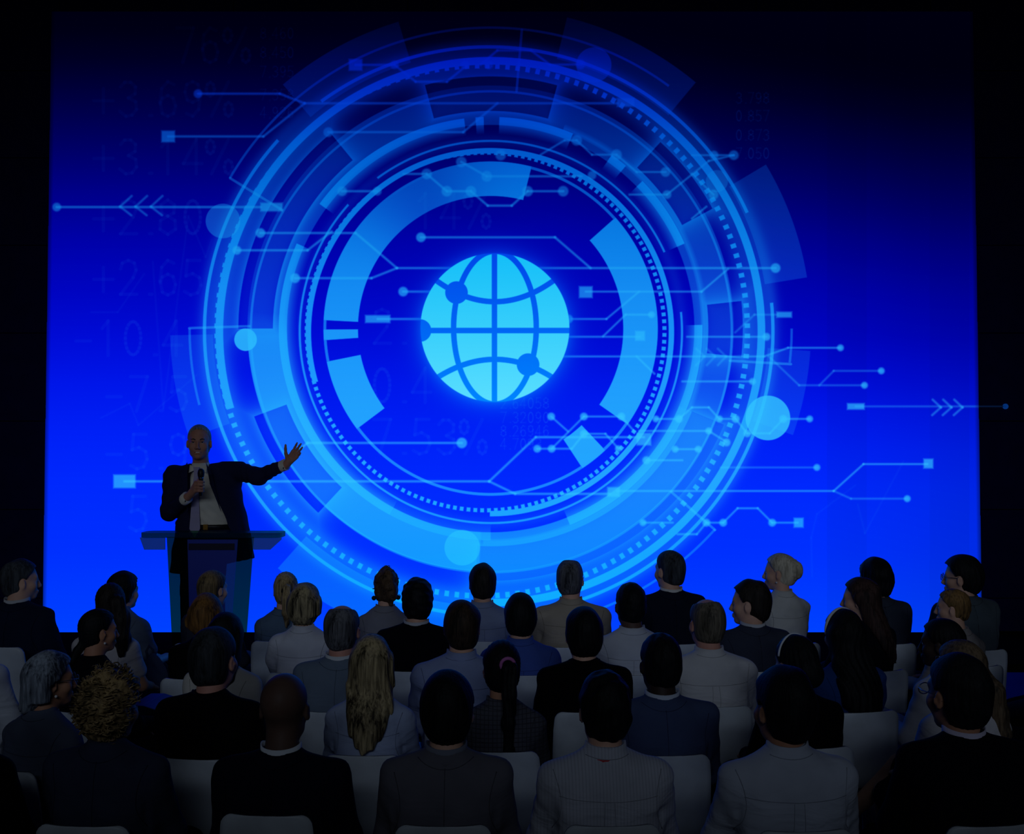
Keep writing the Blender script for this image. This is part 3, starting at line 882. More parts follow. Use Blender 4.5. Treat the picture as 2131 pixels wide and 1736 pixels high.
def ring_band(c, rx, ry, zlow, zhigh, flare=0.0, thick=.004, drop=.03, tilt=0.0, seg=28, gap=0.0):
    """a collar: an upright band round the neck, higher at the back (-y)"""
    V = []; n = seg
    for i in range(n):
        a = 2 * math.pi * i / n
        fr = max(0.0, math.sin(a)) ** 1.5
        for (r, z) in ((0, zlow), (-flare, zhigh), (-flare - thick, zhigh - .001), (-thick, zlow - .001)):
            zz = z - drop * fr - tilt * math.sin(a)
            V.append((c[0] + (rx + r) * math.cos(a), c[1] + (ry + r) * math.sin(a), c[2] + zz))
    Q = []
    for i in range(n):
        j = (i + 1) % n
        for k in range(4):
            l = (k + 1) % 4
            Q.append((i * 4 + k, j * 4 + k, j * 4 + l, i * 4 + l))
    return np.array(V, np.float32), np.array(Q, np.int32)

# ------------------------------------------------------------------ seated people
SKIN = {'light': skin_mat(srgb(222, 176, 150)), 'tan': skin_mat(srgb(190, 138, 108)), 'brown': skin_mat(srgb(98, 76, 66)), 'dark': skin_mat(srgb(60, 46, 40)), 'pink': skin_mat(srgb(216, 158, 138))}
M_EYE = plain('eye_white', srgb(225, 222, 215), .3)
M_IRIS = plain('iris', srgb(40, 30, 25), .3)
M_SHOE = plain('black_leather', srgb(22, 20, 22), .45)
M_WHITE = plain('white_collar_cotton', srgb(225, 228, 235), .9, 0, .1)
M_METAL = plain('chrome', srgb(200, 205, 212), .22, 1.0)
M_GLASSFRAME = plain('spectacle_metal', srgb(120, 122, 128), .35, .8)
M_BLACK = plain('black_plastic', srgb(14, 14, 16), .5)
M_PEARL = plain('pearl', srgb(235, 232, 225), .25)
M_PINK = plain('pink_hair_tie', srgb(196, 110, 175), .8)

def build_eye():
    m = MB()
    m.lathe([(0.0004, -.0118), (.0060, -.0102), (.0102, -.006), (.0118, 0), (.0102, .006), (.0060, .0102)], seg=12)
    m.lathe([(.0060, .0102), (.0035, .0114), (.0004, .0120)], seg=12)
    me = m.mesh('eye')
    me.materials.append(M_EYE); me.materials.append(M_IRIS)
    me.transform(Matrix.Rotation(-math.pi / 2, 4, 'X'))
    for p in me.polygons:
        if p.center.y > .0098: p.material_index = 1
    return me
EYE = build_eye()
HAND = build_hand_mesh()
SHOE = build_shoe_mesh(); SHOE.materials.append(M_SHOE)
_hands = {}
def hand_for(m):
    if m.name not in _hands:
        h = HAND.copy(); h.materials.append(m); _hands[m.name] = h
    return _hands[m.name]

def frame_to(loc, y, z):
    """matrix whose +y runs along y and +z near z"""
    y = Vector(y).normalized(); z = Vector(z); z = (z - y * z.dot(y)).normalized(); x = y.cross(z)
    m = Matrix((x, y, z)).transposed().to_4x4(); m.translation = Vector(loc)
    return m

def lens_mat():
    if 'lens' in _mats: return _mats['lens']
    m, nt, b = new_mat('clear_lens')
    b.inputs['Roughness'].default_value = .05; setc(b.inputs['Base Color'], (.02, .02, .02))
    t = nt.nodes.new('ShaderNodeBsdfTransparent'); mx = nt.nodes.new('ShaderNodeMixShader'); mx.inputs[0].default_value = .10
    nt.links.new(t.outputs[0], mx.inputs[1]); nt.links.new(b.outputs[0], mx.inputs[2])
    nt.links.new(mx.outputs[0], nt.nodes['Material Output'].inputs[0])
    _mats['lens'] = m
    return m

def spectacles(c, R, s):
    m = MB()
    for sx in (-1, 1):
        m.tube([(sx * .033 + .024 * math.cos(a), .108, .001 + .018 * math.sin(a)) for a in [i * math.pi / 8 for i in range(16)]], .0018, 6, True)
        m.tube([(sx * .057, .107, .006), (sx * .078, .07, .006), (sx * .081, .0, .004), (sx * .079, -.02, -.012)], .0018, 6)
    m.tube([(-.010, .108, .004), (0, .111, .007), (.010, .108, .004)], .0016, 6)
    me = m.mesh('spectacles')
    M = Matrix([list(r) for r in R]).to_4x4(); M.translation = Vector(c)
    me.transform(M @ Matrix.Scale(s, 4))
    return me

BODY_SEED = [0]
def person(px, yc, Z, label, sex='m', yaw=None, look=0, nod=0, hair='short', hc=((.008,.007,.007),(.03,.026,.024)), skin='light',
           top='suit', tc=(20, 22, 30), legs=(18, 18, 22), shirt=None, extras=(), wide=1.0, hs=1.0, cross=0, weave='plain', fine=1.0, lean=0.0, group=None):
    BODY_SEED[0] += 1; seed = BODY_SEED[0]
    female = sex == 'f'
    P = at(px, yc, Z)
    zc = P.z
    st = STYLES[hair]
    ht = (st['t'] + st.get('puff', 0)) * .9 if st else 0.0
    hs = hs * (.93 if female else 1.0)
    if yaw is None: yaw = P.x * 8.0
    yaw = math.radians(yaw); hy = math.radians(look) - yaw
    R = rot_head(hy, math.radians(nod))
    hz = zc - ht - .118 * hs
    c = np.array((0, .018 + lean, hz), np.float32)
    zs = zc - (.292 if not female else .285) * (.5 + .5 * hs / (.93 if female else 1))
    sw = (.178 if not female else .150) * wide
    near = Z < 4.9
    skinm = SKIN[skin]
    # ---- body: one closed skin
    zn = max(zs + .02, .9)
    fd = Field(axis_steps((-.34, -.10, .017), (-.10, .10, .0075), (.10, .34, .017)),
               axis_steps((-.19, -.13, .017), (-.13, .15, .0075), (.15, .64, .018)),
               axis_steps((.03, zn, .018), (zn, zc + .03, .0075)))
    add_head(fd, c, R, female, True, hs, .015)
    nr = .056 if not female else .047
    neck0 = (0, -.028, zs - .01)
    fd.capsule(neck0, (float(c[0]), float(c[1]) - .022, hz - .05), nr * 1.08, nr * .98, .025)
    tw = .80 * wide
    fd.loft([(.43, .16*tw, .10, .0), (.62, .145*tw, .085, -.012), (zs - .15, .155*tw, .085, -.03), (zs - .07, .125*tw, .070, -.028), (zs - .02, .075*tw, .055, -.028), (zs + .01, .045, .045, -.028)], 2.2, .02)
    el = []; wr = []
    for s in (-1, 1):
        S = Vector((s * sw * .84, -.025, zs - .078)); E = Vector((s * (sw + .018), .055, zs - .290)); Wp = Vector((s * .105, .285, .655))
        if female: E = Vector((s * (sw + .022), .055, zs - .278))
        el.append(E); wr.append(Wp)
        fd.chain([S, E, Wp], [.038, .034, .026], .02)
        fd.capsule(Wp, Wp + (Wp - E).normalized() * .03, .026, .024, .01)
    hips = [Vector((s * .085, .02, .52)) for s in (-1, 1)]
    knees = [Vector((s * .105, .44, .515)) for s in (-1, 1)]
    ank = [Vector((s * .11, .43, .10)) for s in (-1, 1)]
    if cross:
        i = 0 if cross < 0 else 1; s = -1 if cross < 0 else 1
        knees[i] = Vector((-s * .03, .45, .63)); ank[i] = Vector((-s * .20, .64, .35))
    for i in (0, 1):
        fd.chain([hips[i], knees[i], ank[i]], [.066, .050, .034], .02)
    V, Q = fd.mesh('person')
    root = link('person', mesh_np('person', V, Q), skinm)
    root.location = (P.x, P.y, 0); root.rotation_euler = (0, 0, yaw)
    tag(root, label, 'person', group)
    parts = []
    hair_o = None
    def part(name, V, Q, mat, lab=None, of=None):
        o = link(name, mesh_np(name, V, Q), mat, of or root)
        if lab: o['label'] = lab
        return o
    # ---- eyes
    hm = Matrix([list(r) for r in R]).to_4x4(); hm.translation = Vector(c.tolist())
    for s in (-1, 1):
        e = link('eye', EYE, None, root)
        e.matrix_local = hm @ Matrix.Scale(hs, 4) @ Matrix.Translation((s * .031, .0725, .001))
    # ---- hair
    if st:
        V, Q = hair_mesh(hair, female, seed, .0062 if near else .0075)
        V = (V * hs) @ R.T + c
        hair_o = part('hair', V, Q, hair_mat(hc[0], hc[1], fine, bool(st.get('curls'))))
    # ---- upper garment
    tcl = srgb(*tc) if max(tc) > 1 else tc
    fm = fabric(tcl, weave, .35 if top in ('suit',) else .6)
    h = .0105 if near else .0125
    suit = top == 'suit'
    short = top in ('short', 'puff', 'sleeveless')
    pad = .018 if suit else .008
    fd = Field(axis_steps((-.36, .36, h)), axis_steps((-.22, .40 if not short else .2, h)), axis_steps((.43, zs + .13, h)))
    k = wide
    if female:
        lv = [(.445, .185*k, .125, .0), (.54, .178*k, .122, -.004), (.66, .142*k + pad*.6, .098, -.012), (zs - .17, .152*k + pad, .112, -.026), (zs - .07, .146*k + pad, .098, -.028), (zs - .018, .122*k + pad, .084, -.027), (zs + .018, .088, .072, -.027), (zs + .044, .060, .060, -.027), (zs + .056, .050, .054, -.027)]
    else:
        lv = [(.445, .182*k + pad, .125, .0), (.56, .172*k + pad, .122, -.006), (.70, .168*k + pad, .115, -.018), (zs - .17, .180*k + pad, .122, -.030), (zs - .07, .172*k + pad, .108, -.030), (zs - .022, .142*k + pad, .090, -.028), (zs + .012, .104 + pad*.6, .074, -.026), (zs + .038, .070, .062, -.026), (zs + .052, .058, .056, -.026)]
    fd.loft(lv, 2.4, .02)
    r0, r1, r2 = ((.070, .057, .042) if not female else (.058, .048, .038)) if suit else ((.064, .053, .036) if not female else (.052, .044, .032))
    for i, s in enumerate((-1, 1)):
        S = Vector((s * sw * .88, -.026, zs - .068)); E = el[i]; Wp = wr[i]
        fd.capsule((s * .050, -.026, zs + .012), (s * (sw * .92 + pad), -.024, zs - (.030 if suit else .052)), .034, .042 if not female else .036, .03)
        if top == 'sleeveless':
            fd.capsule(S, S + (E - S) * .08, .05, .05, .03)
        elif short:
            mid = S + (E - S) * (.62 if top == 'short' else .58)
            if top == 'puff': fd.chain([S + Vector((s * .005, 0, .02)), S + (E - S) * .3, mid], [.055, .066, .052], .03)
            else: fd.chain([S, mid], [r0, r0 * .98], .03)
        else:
            fd.chain([S, E, Wp], [r0, r1, r2], .028)
    sl, X, Y, Zg = fd.sub((-9, -9, -9), (9, 9, 9))
    amp = .0035 if suit else .0055
    dsp = amp * wobble(X, Y, Zg * 1.6, seed + 20, 34) + amp * .55 * wobble(X, Y, Zg * 1.5, seed + 40, 75)
    ax = np.abs(X)
    # crease between arm and back
    dsp = dsp + .008 * np.exp(-((ax - sw * .93 + .10 * np.clip(zs - .05 - Zg, 0, .3) * 0) / .010) ** 2) * np.clip((zs - .10 - Zg) / .06, 0, 1) * (Y < 0)
    if suit: dsp = dsp + .004 * np.exp(-(X / .007) ** 2) * (Y < -.05) * (Zg < zs + .02)
    V, Q = fd.mesh('top', dsp.astype(np.float32))
    gname = {'suit': 'jacket', 'shirt': 'shirt', 'short': 'blouse' if female else 'shirt', 'puff': 'blouse', 'sleeveless': 'blouse'}[top]
    garment = part(gname, V, Q, fm)
    # sewn seams lying on the cloth
    tree = BVHTree.FromPolygons([tuple(v) for v in V.tolist()], Q.tolist())
    seamm = plain('seam_%.3f_%.3f_%.3f' % tcl, tuple(x * .6 for x in tcl), .95, 0, .05)
    def seam(name, pts, r=.0015):
        out = []
        for x, z in pts:
            hit = tree.ray_cast(Vector((x, -.6, z)), Vector((0, 1, 0)))
            if hit[0] is not None: out.append(hit[0] - Vector((0, .0002, 0)))
        if len(out) > 2:
            m = MB(); m.tube(out, r, 5); link(name, m.mesh(name), seamm, garment)
    lin = [i / 14 for i in range(15)]
    aw = sw * (.96 if not female else .93)
    if top not in ('sleeveless',):
        for s in (-1, 1):
            seam('armhole_seam', [(s * (aw - .030 * math.sin(t * math.pi * .9) + .012 * t), zs - .018 - .20 * t) for t in lin])
    if suit:
        seam('back_seam', [(0.0, zs + .0 - (zs - .56) * t) for t in lin])
        seam('collar_seam', [((-1 + 2 * t) * (nr + .038), zs - .004 + .030 * (2 * t - 1) ** 2) for t in lin])
    elif top in ('shirt',) or 'collar' in extras:
        seam('yoke_seam', [((-1 + 2 * t) * sw * .86, zs - .105 + .010 * (2 * t - 1) ** 2) for t in lin], .0013)
        seam('collar_seam', [((-1 + 2 * t) * (nr + .016), zs + .020 + .010 * (2 * t - 1) ** 2) for t in lin], .0015)
        if not female:
            for s in (-1, 1): seam('pleat', [(s * (.016 + .01 * t), zs - .108 - .25 * t) for t in lin], .0011)
    nb = np.array((0, -.026, zs), np.float32)
    nx = nr + .012
    if suit:
        V, Q = ring_band(nb, nx + .018, nx + .010, -.005, .052, .012, .010, .075, -.008)
        part('jacket_collar', V, Q, fm, None, garment)
        if shirt:
            V, Q = ring_band(nb, nx + .003, nx - .001, .03, .070, .000, .004, .035, -.012)
            part('shirt_collar', V, Q, fabric(srgb(*shirt), 'plain', .1))
    elif top == 'shirt' or 'collar' in extras:
        V, Q = ring_band(nb, nx + .010, nx + .005, .000, .066, .009, .007, .05, -.010)
        part('collar', V, Q, fm, None, garment)
        if 'red_seam' in extras:
            V, Q = ring_band(nb, nx + .0115, nx + .0070, .022, .029, .0012, .003, .05, -.010)
            part('collar_trim', V, Q, plain('red_trim', srgb(200, 60, 70), .9), 'thin red line under the collar', garment)
    # ---- lower garment
    lm = fabric(srgb(*legs), 'plain', .4)
    fd = Field(axis_steps((-.27, .27, .020)), axis_steps((-.18, .68, .020)), axis_steps((.06, .75, .020)))
    fd.loft([(.43, .185*k, .135, .0), (.50, .185*k, .135, .0), (.585, .165*k, .115, -.004)], 2.4, .02)
    for i in (0, 1):
        fd.chain([hips[i] + Vector((0, 0, .005)), knees[i], ank[i] + Vector((0, 0, .01))], [.088, .070, .055], .03)
    V, Q = fd.mesh('trousers')
    if 'bare_legs' in extras:
        fd = Field(axis_steps((-.27, .27, .020)), axis_steps((-.18, .58, .020)), axis_steps((.30, .75, .020)))
        fd.loft([(.43, .185*k, .135, .0), (.50, .185*k, .135, .0), (.585, .165*k, .115, -.004)], 2.4, .02)
        for i in (0, 1): fd.chain([hips[i] + Vector((0, 0, .005)), hips[i].lerp(knees[i], .9)], [.088, .075], .04)
        V, Q = fd.mesh('skirt'); part('skirt', V, Q, lm)
    else:
        part('trousers', V, Q, lm)
    # ---- hands and shoes
    hmesh = hand_for(skinm)
    for i, s in enumerate((-1, 1)):
        o = link('hand', hmesh, None, root)
        d = (wr[i] - el[i]).normalized()
        m = frame_to(wr[i] + d * .012, Vector((-s * .55, .8, -.12)), (0, -.1, 1))
        o.matrix_local = m @ Matrix.Diagonal((s * (.94 if female else 1.0), .94 if female else 1.0, 1, 1))
        sh = link('shoe', SHOE, None, root)
        if cross and i == (0 if cross < 0 else 1):
            dd = (ank[i] - knees[i]).normalized()
            sh.matrix_local = frame_to(ank[i] + dd * .085, dd * .45 + Vector((0, .7, .15)), -dd)
        else:
            sh.matrix_local = Matrix.Translation((ank[i].x, ank[i].y + .01, 0))
    # ---- things worn
    cl = c.tolist()
    for ex in extras:
        if ex == 'glasses':
            sp = link('spectacles', spectacles(cl, R, hs), M_GLASSFRAME, root)
            for s in (-1, 1):
                m = MB(); rr = .0172
                ring = [(s * .033 + .024 / .018 * rr * math.cos(a), .108, .001 + rr * math.sin(a)) for a in [i * math.pi / 8 for i in range(16)]]
                m.prism(ring, (0, -.0012, 0)); me = m.mesh('lens'); me.transform(hm @ Matrix.Scale(hs, 4)); link('lens', me, lens_mat(), sp)
        elif ex in ('pearls', 'ball_earrings', 'hoops'):
            for s in (-1, 1):
                m = MB()
                if ex == 'hoops': m.tube([(s * .083 + .0 * a, -.004 + .012 * math.sin(a), -.062 + .014 * math.cos(a)) for a in [i * math.pi / 6 for i in range(12)]], .0022, 6, True)
                else:
                    q = .007 if ex == 'pearls' else .017
                    m.lathe([(.0005, -q), (q * .7, -q * .7), (q, 0), (q * .7, q * .7), (.0005, q)], (s * .082, .004, -.052 - q), 12)
                me = m.mesh('earring'); me.transform(hm @ Matrix.Scale(hs, 4))
                link('earring', me, {'pearls': M_PEARL, 'ball_earrings': M_BLACK, 'hoops': M_METAL}[ex], root)
        elif ex == 'headband':
            m = MB()
            t = st['t']
            path = [((.0755 + t * .7) * math.cos(a), .016 - .012 * math.sin(a), .032 + (.087 + t) * math.sin(a)) for a in [(-.25 + i / 22 * (math.pi + .5)) for i in range(23)]]
            m.tube(path, .0075, 8)
            me = m.mesh('headband'); me.transform(hm @ Matrix.Scale(hs, 4)); link('headband', me, M_WHITE, hair_o or root)
        elif ex == 'thin_headband':
            m = MB(); t = st['t']
            path = [((.0755 + t * .7) * math.cos(a), .005, .032 + (.088 + t) * math.sin(a)) for a in [(.1 + i / 22 * (math.pi - .2)) for i in range(23)]]
            m.tube(path, .005, 8)
            me = m.mesh('headband'); me.transform(hm @ Matrix.Scale(hs, 4)); link('headband', me, M_WHITE, hair_o or root)
        elif ex == 'pink_tie' or ex == 'dark_tie':
            m = MB()
            m.tube([(.012 + .030 * math.cos(a), -.125 - .01 * math.sin(a), .045 + .030 * math.sin(a)) for a in [i * math.pi / 8 for i in range(16)]], .008, 8, True)
            me = m.mesh('hair_tie')
            if ex == 'dark_tie': me.transform(Matrix.Translation((-.012, 0, -.03)) @ Matrix.Scale(.9, 4))
            me.transform(hm @ Matrix.Scale(hs, 4)); link('hair_tie', me, M_PINK if ex == 'pink_tie' else M_BLACK, hair_o or root)
        elif ex == 'epaulettes':
            for s in (-1, 1):
                m = MB()
                m.prism([(s * .07, -.05, zs + .070), (s * .175, -.047, zs + .042), (s * .175, -.005, zs + .042), (s * .07, -.008, zs + .070)], (0, 0, .008))
                link('epaulette', m.mesh('epaulette'), fm, root)
        elif ex == 'belt':
            V, Q = ring_band((0, -.005, .56), .184 * k, .128, 0, .03, 0, .006, 0)
            part('belt', V, Q, plain('thin_belt', srgb(120, 60, 60), .7))
    return root, P, yaw

# ------------------------------------------------------------------ chairs
M_CHAIR = plain('white_moulded_shell', srgb(206, 212, 218), .42, 0, .35)
def chair_meshes():
    # moulded shell: profile from the front lip of the seat up to the top of the back
    prof = [(.215, .435), (.19, .446), (.10, .440), (.0, .432), (-.09, .436), (-.145, .462), (-.172, .51), (-.186, .58), (-.196, .66), (-.206, .73), (-.212, .775)]
    hw = [.175, .195, .20, .20, .196, .182, .168, .163, .162, .160, .156]
    # denser rows at the rounded top
    P = []; W = []
    for i in range(len(prof) - 1):
        for t in (0, .5):
            P.append(tuple(a + (b - a) * t for a, b in zip(prof[i], prof[i + 1]))); W.append(hw[i] + (hw[i + 1] - hw[i]) * t)
    top = prof[-1]
    for a in (0, 22, 45, 62, 76, 86, 90):
        r = .040; an = math.radians(a)
        P.append((top[0] - r * math.sin(an) * .08, top[1] + r * math.sin(an))); W.append(.156 - r * (1 - math.cos(an)))
    n = 13; V = []; t = .011
    for side in (0, 1):
        for (y, z), w in zip(P, W):
            for k in range(n):
                u = -1 + 2 * k / (n - 1)
                u = math.copysign(abs(u) ** .8, u)
                dish = .022 * (u * u)
                V.append((u * w, y + (dish if z > .47 else 0) - (t if side and z > .47 else 0), z + (dish * .5 if z <= .47 else 0) - (t if side and z <= .47 else 0)))
    rows = len(P); Q = []
    for i in range(rows - 1):
        for k in range(n - 1):
            a = i * n + k
            Q.append((a, a + 1, a + n + 1, a + n))
            b = a + rows * n
            Q.append((b + 1, b, b + n, b + n + 1))
    o = rows * n
    for i in range(rows - 1):
        for k in (0, n - 1):
            a = i * n + k; Q.append((a, a + n, a + n + o, a + o) if k == 0 else (a + n, a, a + o, a + n + o))
    for i in (0, rows - 1):
        for k in range(n - 1):
            a = i * n + k; Q.append((a + 1, a, a + o, a + o + 1) if i == 0 else (a, a + 1, a + 1 + o, a + o))
    shell = mesh_np('shell', np.array(V, np.float32), np.array(Q, np.int32)); shell.materials.append(M_CHAIR)
    legs = []
    for sx, y0, y1 in ((-1, .13, .20), (1, .13, .20), (-1, -.10, -.19), (1, -.10, -.19)):
        m = MB()
        m.tube([(sx * .05, y0 * .8, .418), (sx * .13, y0, .418), (sx * .165, y0 + (y1 - y0) * .1, .405), (sx * .185, y0 + (y1 - y0) * .3, .36), (sx * .225, y1, .006)], .009, 8)
        m.lathe([(.012, 0), (.013, .012), (.009, .02)], (sx * .225, y1, 0), 10)
        me = m.mesh('leg'); me.materials.append(M_METAL); legs.append(me)
    m = MB(); m.box((-.07, -.10, .408), (.07, .12, .424))
    br = m.mesh('mounting_plate'); br.materials.append(M_METAL)
    return shell, legs, br
SHELL, LEGS, PLATE = chair_meshes()
def chair(x, y, yaw, label, back=0.0):
    r = empty('chair', (x, y, 0), yaw)
    tag(r, label, 'chair', 'white shell chairs of the audience')
    link('shell', SHELL, None, r)
    for l in LEGS: link('leg', l, None, r)
    link('mounting_plate', PLATE, None, r)
    return r

# ------------------------------------------------------------------ hall: floor, back wall, stage, screen
STAGE_Y, STAGE_Z, SCREEN_Y = 8.27, 0.40, 9.60
M_WALL = plain('black_wall_panel', (.004, .004, .06), .85, 0, .1)
M_GROOVE = plain('wall_backing', (.001, .001, .002), .9, 0, .05)
wall = MB(); wall.box((-6.6, 9.75, 0), (6.6, 9.9, 6.4))
wall_o = tag(link('wall_back', wall.mesh('wall_back'), M_GROOVE), kind='structure')
pw, ph = 1.545, .776
zrow = [at(2080, y, 9.72).z for y in (1430, 1245, 1085, 903, 717, 512, 322, 137)]
zrow = [zrow[1] - .776 * 2, zrow[1] - .776] + [zrow[1] + .776 * i for i in range(8)]
xcol = [at(124, 10, 9.72).x + pw * i for i in range(-2, 8)]
for i in range(len(xcol) - 1):
    for j in range(len(zrow) - 1):
        x0, x1, z0, z1 = xcol[i] + .004, xcol[i + 1] - .004, max(0.0, zrow[j]) + .004, zrow[j + 1] - .004
        if z1 - z0 < .05: continue
        if x0 > -3.6 and x1 < 3.6 and z1 < 5.2: continue       # behind the screen
        m = MB(); m.box((x0, 9.715, z0), (x1, 9.75, z1))
        link('panel', m.mesh('panel'), M_WALL, wall_o)

M_FLOOR = plain('floor_base', (.02, .024, .03), .8)
m = MB(); m.box((-6.6, 1.2, -.1), (6.6, 9.9, -.022))
floor_o = tag(link('floor', m.mesh('floor'), M_FLOOR), kind='structure')
def wood():
    m, nt, b = new_mat('grey_floorboard')
    v = coords(nt, (1.2, 14, 1))
    n = noise(nt, v, 2.2, 5, .6, .6)
    oi = nt.nodes.new('ShaderNodeObjectInfo')
    col = ramp(nt, math_node(nt, 'ADD', math_node(nt, 'MULTIPLY', n, .7), math_node(nt, 'MULTIPLY', oi.outputs['Random'], .3)), [(.25, srgb(92, 98, 112)), (.75, srgb(140, 146, 160))])
    nt.links.new(col, b.inputs['Base Color']); b.inputs['Roughness'].default_value = .5
    b.inputs['Specular IOR Level'].default_value = .25
    return m
M_WOOD = wood()
rng = random.Random(4)
pd, pl = .165, 1.9
plank_me = {}
y = 2.6; r = 0
while y < STAGE_Y - .02:
    x = -4.6 - rng.random() * pl
    while x < 4.6:
        x0, x1 = max(x, -4.6), min(x + pl, 4.6)
        if x1 - x0 > .1:
            key = round(x1 - x0, 2)
            if key not in plank_me:
                mb = MB(); mb.box((.002, .002, -.022), (key - .002, pd - .002, 0)); plank_me[key] = mb.mesh('plank'); plank_me[key].materials.append(M_WOOD)
            o = link('plank', plank_me[key], None, floor_o); o.location = (x0, y, 0)
        x += pl
    y += pd; r += 1

M_STAGE = plain('stage_black', (.0025, .0025, .004), 1.0, 0, 0.0)
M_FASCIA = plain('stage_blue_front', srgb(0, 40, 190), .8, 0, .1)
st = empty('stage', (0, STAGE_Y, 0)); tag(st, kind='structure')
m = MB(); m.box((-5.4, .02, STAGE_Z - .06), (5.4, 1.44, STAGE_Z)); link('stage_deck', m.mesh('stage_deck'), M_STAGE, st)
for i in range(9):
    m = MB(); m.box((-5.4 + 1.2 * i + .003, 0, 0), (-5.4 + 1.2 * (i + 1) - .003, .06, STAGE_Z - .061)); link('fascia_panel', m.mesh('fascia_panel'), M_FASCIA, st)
m = MB(); m.box((-5.4, -.005, STAGE_Z - .06), (5.4, .02, STAGE_Z)); link('edge_trim', m.mesh('edge_trim'), M_STAGE, st)

# screen
tl, tr, bl, br = at(107, 24, SCREEN_Y), at(2025, 24, SCREEN_Y), at(88, 1316, SCREEN_Y), at(2044, 1316, SCREEN_Y)
SX0, SX1 = at(60, 670, SCREEN_Y).x, at(2112, 670, SCREEN_Y).x
SZ0, SZ1 = min(bl.z, br.z) - .03, max(tl.z, tr.z) + .03
W = 2052; H = int(W * (SZ1 - SZ0) / (SX1 - SX0))
art = screen_art(SX0, SZ0, SX1, SZ1, SCREEN_Y, W, H)
img = bpy.data.images.new('screen_graphic', W, H, alpha=False)
img.colorspace_settings.name = 'sRGB'
img.pixels.foreach_set(art.ravel()); img.update(); img.pack()
ms = bpy.data.materials.new('lit_screen'); ms.use_nodes = True
nt = ms.node_tree
for n in list(nt.nodes):
    if n.type == 'BSDF_PRINCIPLED': nt.nodes.remove(n)
em = nt.nodes.new('ShaderNodeEmission'); tex = nt.nodes.new('ShaderNodeTexImage'); tex.image = img; tex.interpolation = 'Linear'; tex.extension = 'EXTEND'
uvn = nt.nodes.new('ShaderNodeUVMap'); nt.links.new(uvn.outputs[0], tex.inputs[0])
nt.links.new(tex.outputs[0], em.inputs[0]); em.inputs[1].default_value = SCREEN_GAIN
nt.links.new(em.outputs[0], nt.nodes['Material Output'].inputs[0])
def lit_face(name, pts, parent, off):
    me = bpy.data.meshes.new(name)
    me.from_pydata([(p.x, p.y + off, p.z) for p in pts], [], [tuple(range(len(pts)))])
    uv = me.uv_layers.new(name='UVMap')
    for l in me.loops:
        p = pts[l.vertex_index]
        uv.data[l.index].uv = ((p.x - SX0) / (SX1 - SX0), (p.z - SZ0) / (SZ1 - SZ0))
    me.update()
    return link(name, me, ms, parent)
sc = empty('projection_screen', (0, SCREEN_Y, 0))
tag(sc, 'huge glowing blue screen with cyan technology rings and a globe behind the stage', 'screen')
def shift(p): return Vector((p.x, p.y - SCREEN_Y, p.z))
Rr = (bl.x, br.x)
def face_local(name, pts, off):
    o = lit_face(name, pts, None, off)
    for v in o.data.vertices: v.co.y -= SCREEN_Y
    o.parent = sc
    return o
face_local('display', [bl, br, tr, tl], 0.0)
m = MB(); m.prism([(bl.x, .004, bl.z), (br.x, .004, br.z), (tr.x, .004, tr.z), (tl.x, .004, tl.z)], (0, .07, 0))
link('backing', m.mesh('backing'), M_GROOVE, sc)
# light spilling from the last arrow, imitated by glowing pieces on the wall panels
e0, e1 = at(2035.5, 846, 9.71), at(2092, 846, 9.71)
M_TIP = bpy.data.materials.new('faint_blue_light'); M_TIP.use_nodes = True
b = M_TIP.node_tree.nodes['Principled BSDF']
setc(b.inputs['Base Color'], (0, 0, 0)); setc(b.inputs['Emission Color'], srgb(0, 44, 110)); b.inputs['Emission Strength'].default_value = 1.0
M_TIP2 = bpy.data.materials.new('faint_blue_streak'); M_TIP2.use_nodes = True
b = M_TIP2.node_tree.nodes['Principled BSDF']
setc(b.inputs['Base Color'], (0, 0, 0)); setc(b.inputs['Emission Color'], srgb(0, 14, 44)); b.inputs['Emission Strength'].default_value = 1.0
m = MB(); m.box((e0.x, .100, e0.z - .007), (e1.x, .112, e0.z + .007)); link('arrow_spill_line', m.mesh('arrow_spill_line'), M_TIP2, sc)
m = MB(); m.add([(e1.x + .024 * math.cos(a), .100, e1.z + .024 * math.sin(a)) for a in [i * math.pi / 10 for i in range(20)]] + [(e1.x + .024 * math.cos(a), .112, e1.z + .024 * math.sin(a)) for a in [i * math.pi / 10 for i in range(20)]], [tuple(range(20))] + [(i, (i + 1) % 20, 20 + (i + 1) % 20, 20 + i) for i in range(20)])
link('arrow_spill_dot', m.mesh('arrow_spill_dot'), M_TIP, sc)

# ------------------------------------------------------------------ lectern
LY = 8.42
def acrylic(name, tint, body, mixf, rough=.25):
    m, nt, b = new_mat(name)
    setc(b.inputs['Base Color'], body); b.inputs['Roughness'].default_value = rough; b.inputs['Specular IOR Level'].default_value = .3
    t = nt.nodes.new('ShaderNodeBsdfTransparent'); setc(t.inputs[0], tuple(math.sqrt(q) for q in tint))      # two faces per sheet
    v = coords(nt, (1, 1, 1))
    f = math_node(nt, 'ADD', math_node(nt, 'MULTIPLY', noise(nt, v, 3.0), .06), mixf - .03)
    mx = nt.nodes.new('ShaderNodeMixShader'); nt.links.new(f, mx.inputs[0])
    nt.links.new(t.outputs[0], mx.inputs[1]); nt.links.new(b.outputs[0], mx.inputs[2])
    nt.links.new(mx.outputs[0], nt.nodes['Material Output'].inputs[0])
    return m
M_TEAL = acrylic('teal_acrylic', (.25, .46, .072), (.01, .03, .06), .12)
M_PANEL = acrylic('frosted_acrylic', (.25, .6, .16), srgb(70, 84, 230), .42, .5)
M_SLOT = plain('dark_slot', srgb(14, 10, 46), .6)
M_WING = acrylic('purple_frosted_acrylic', (.4, .8, .26), srgb(120, 130, 240), .28, .5)
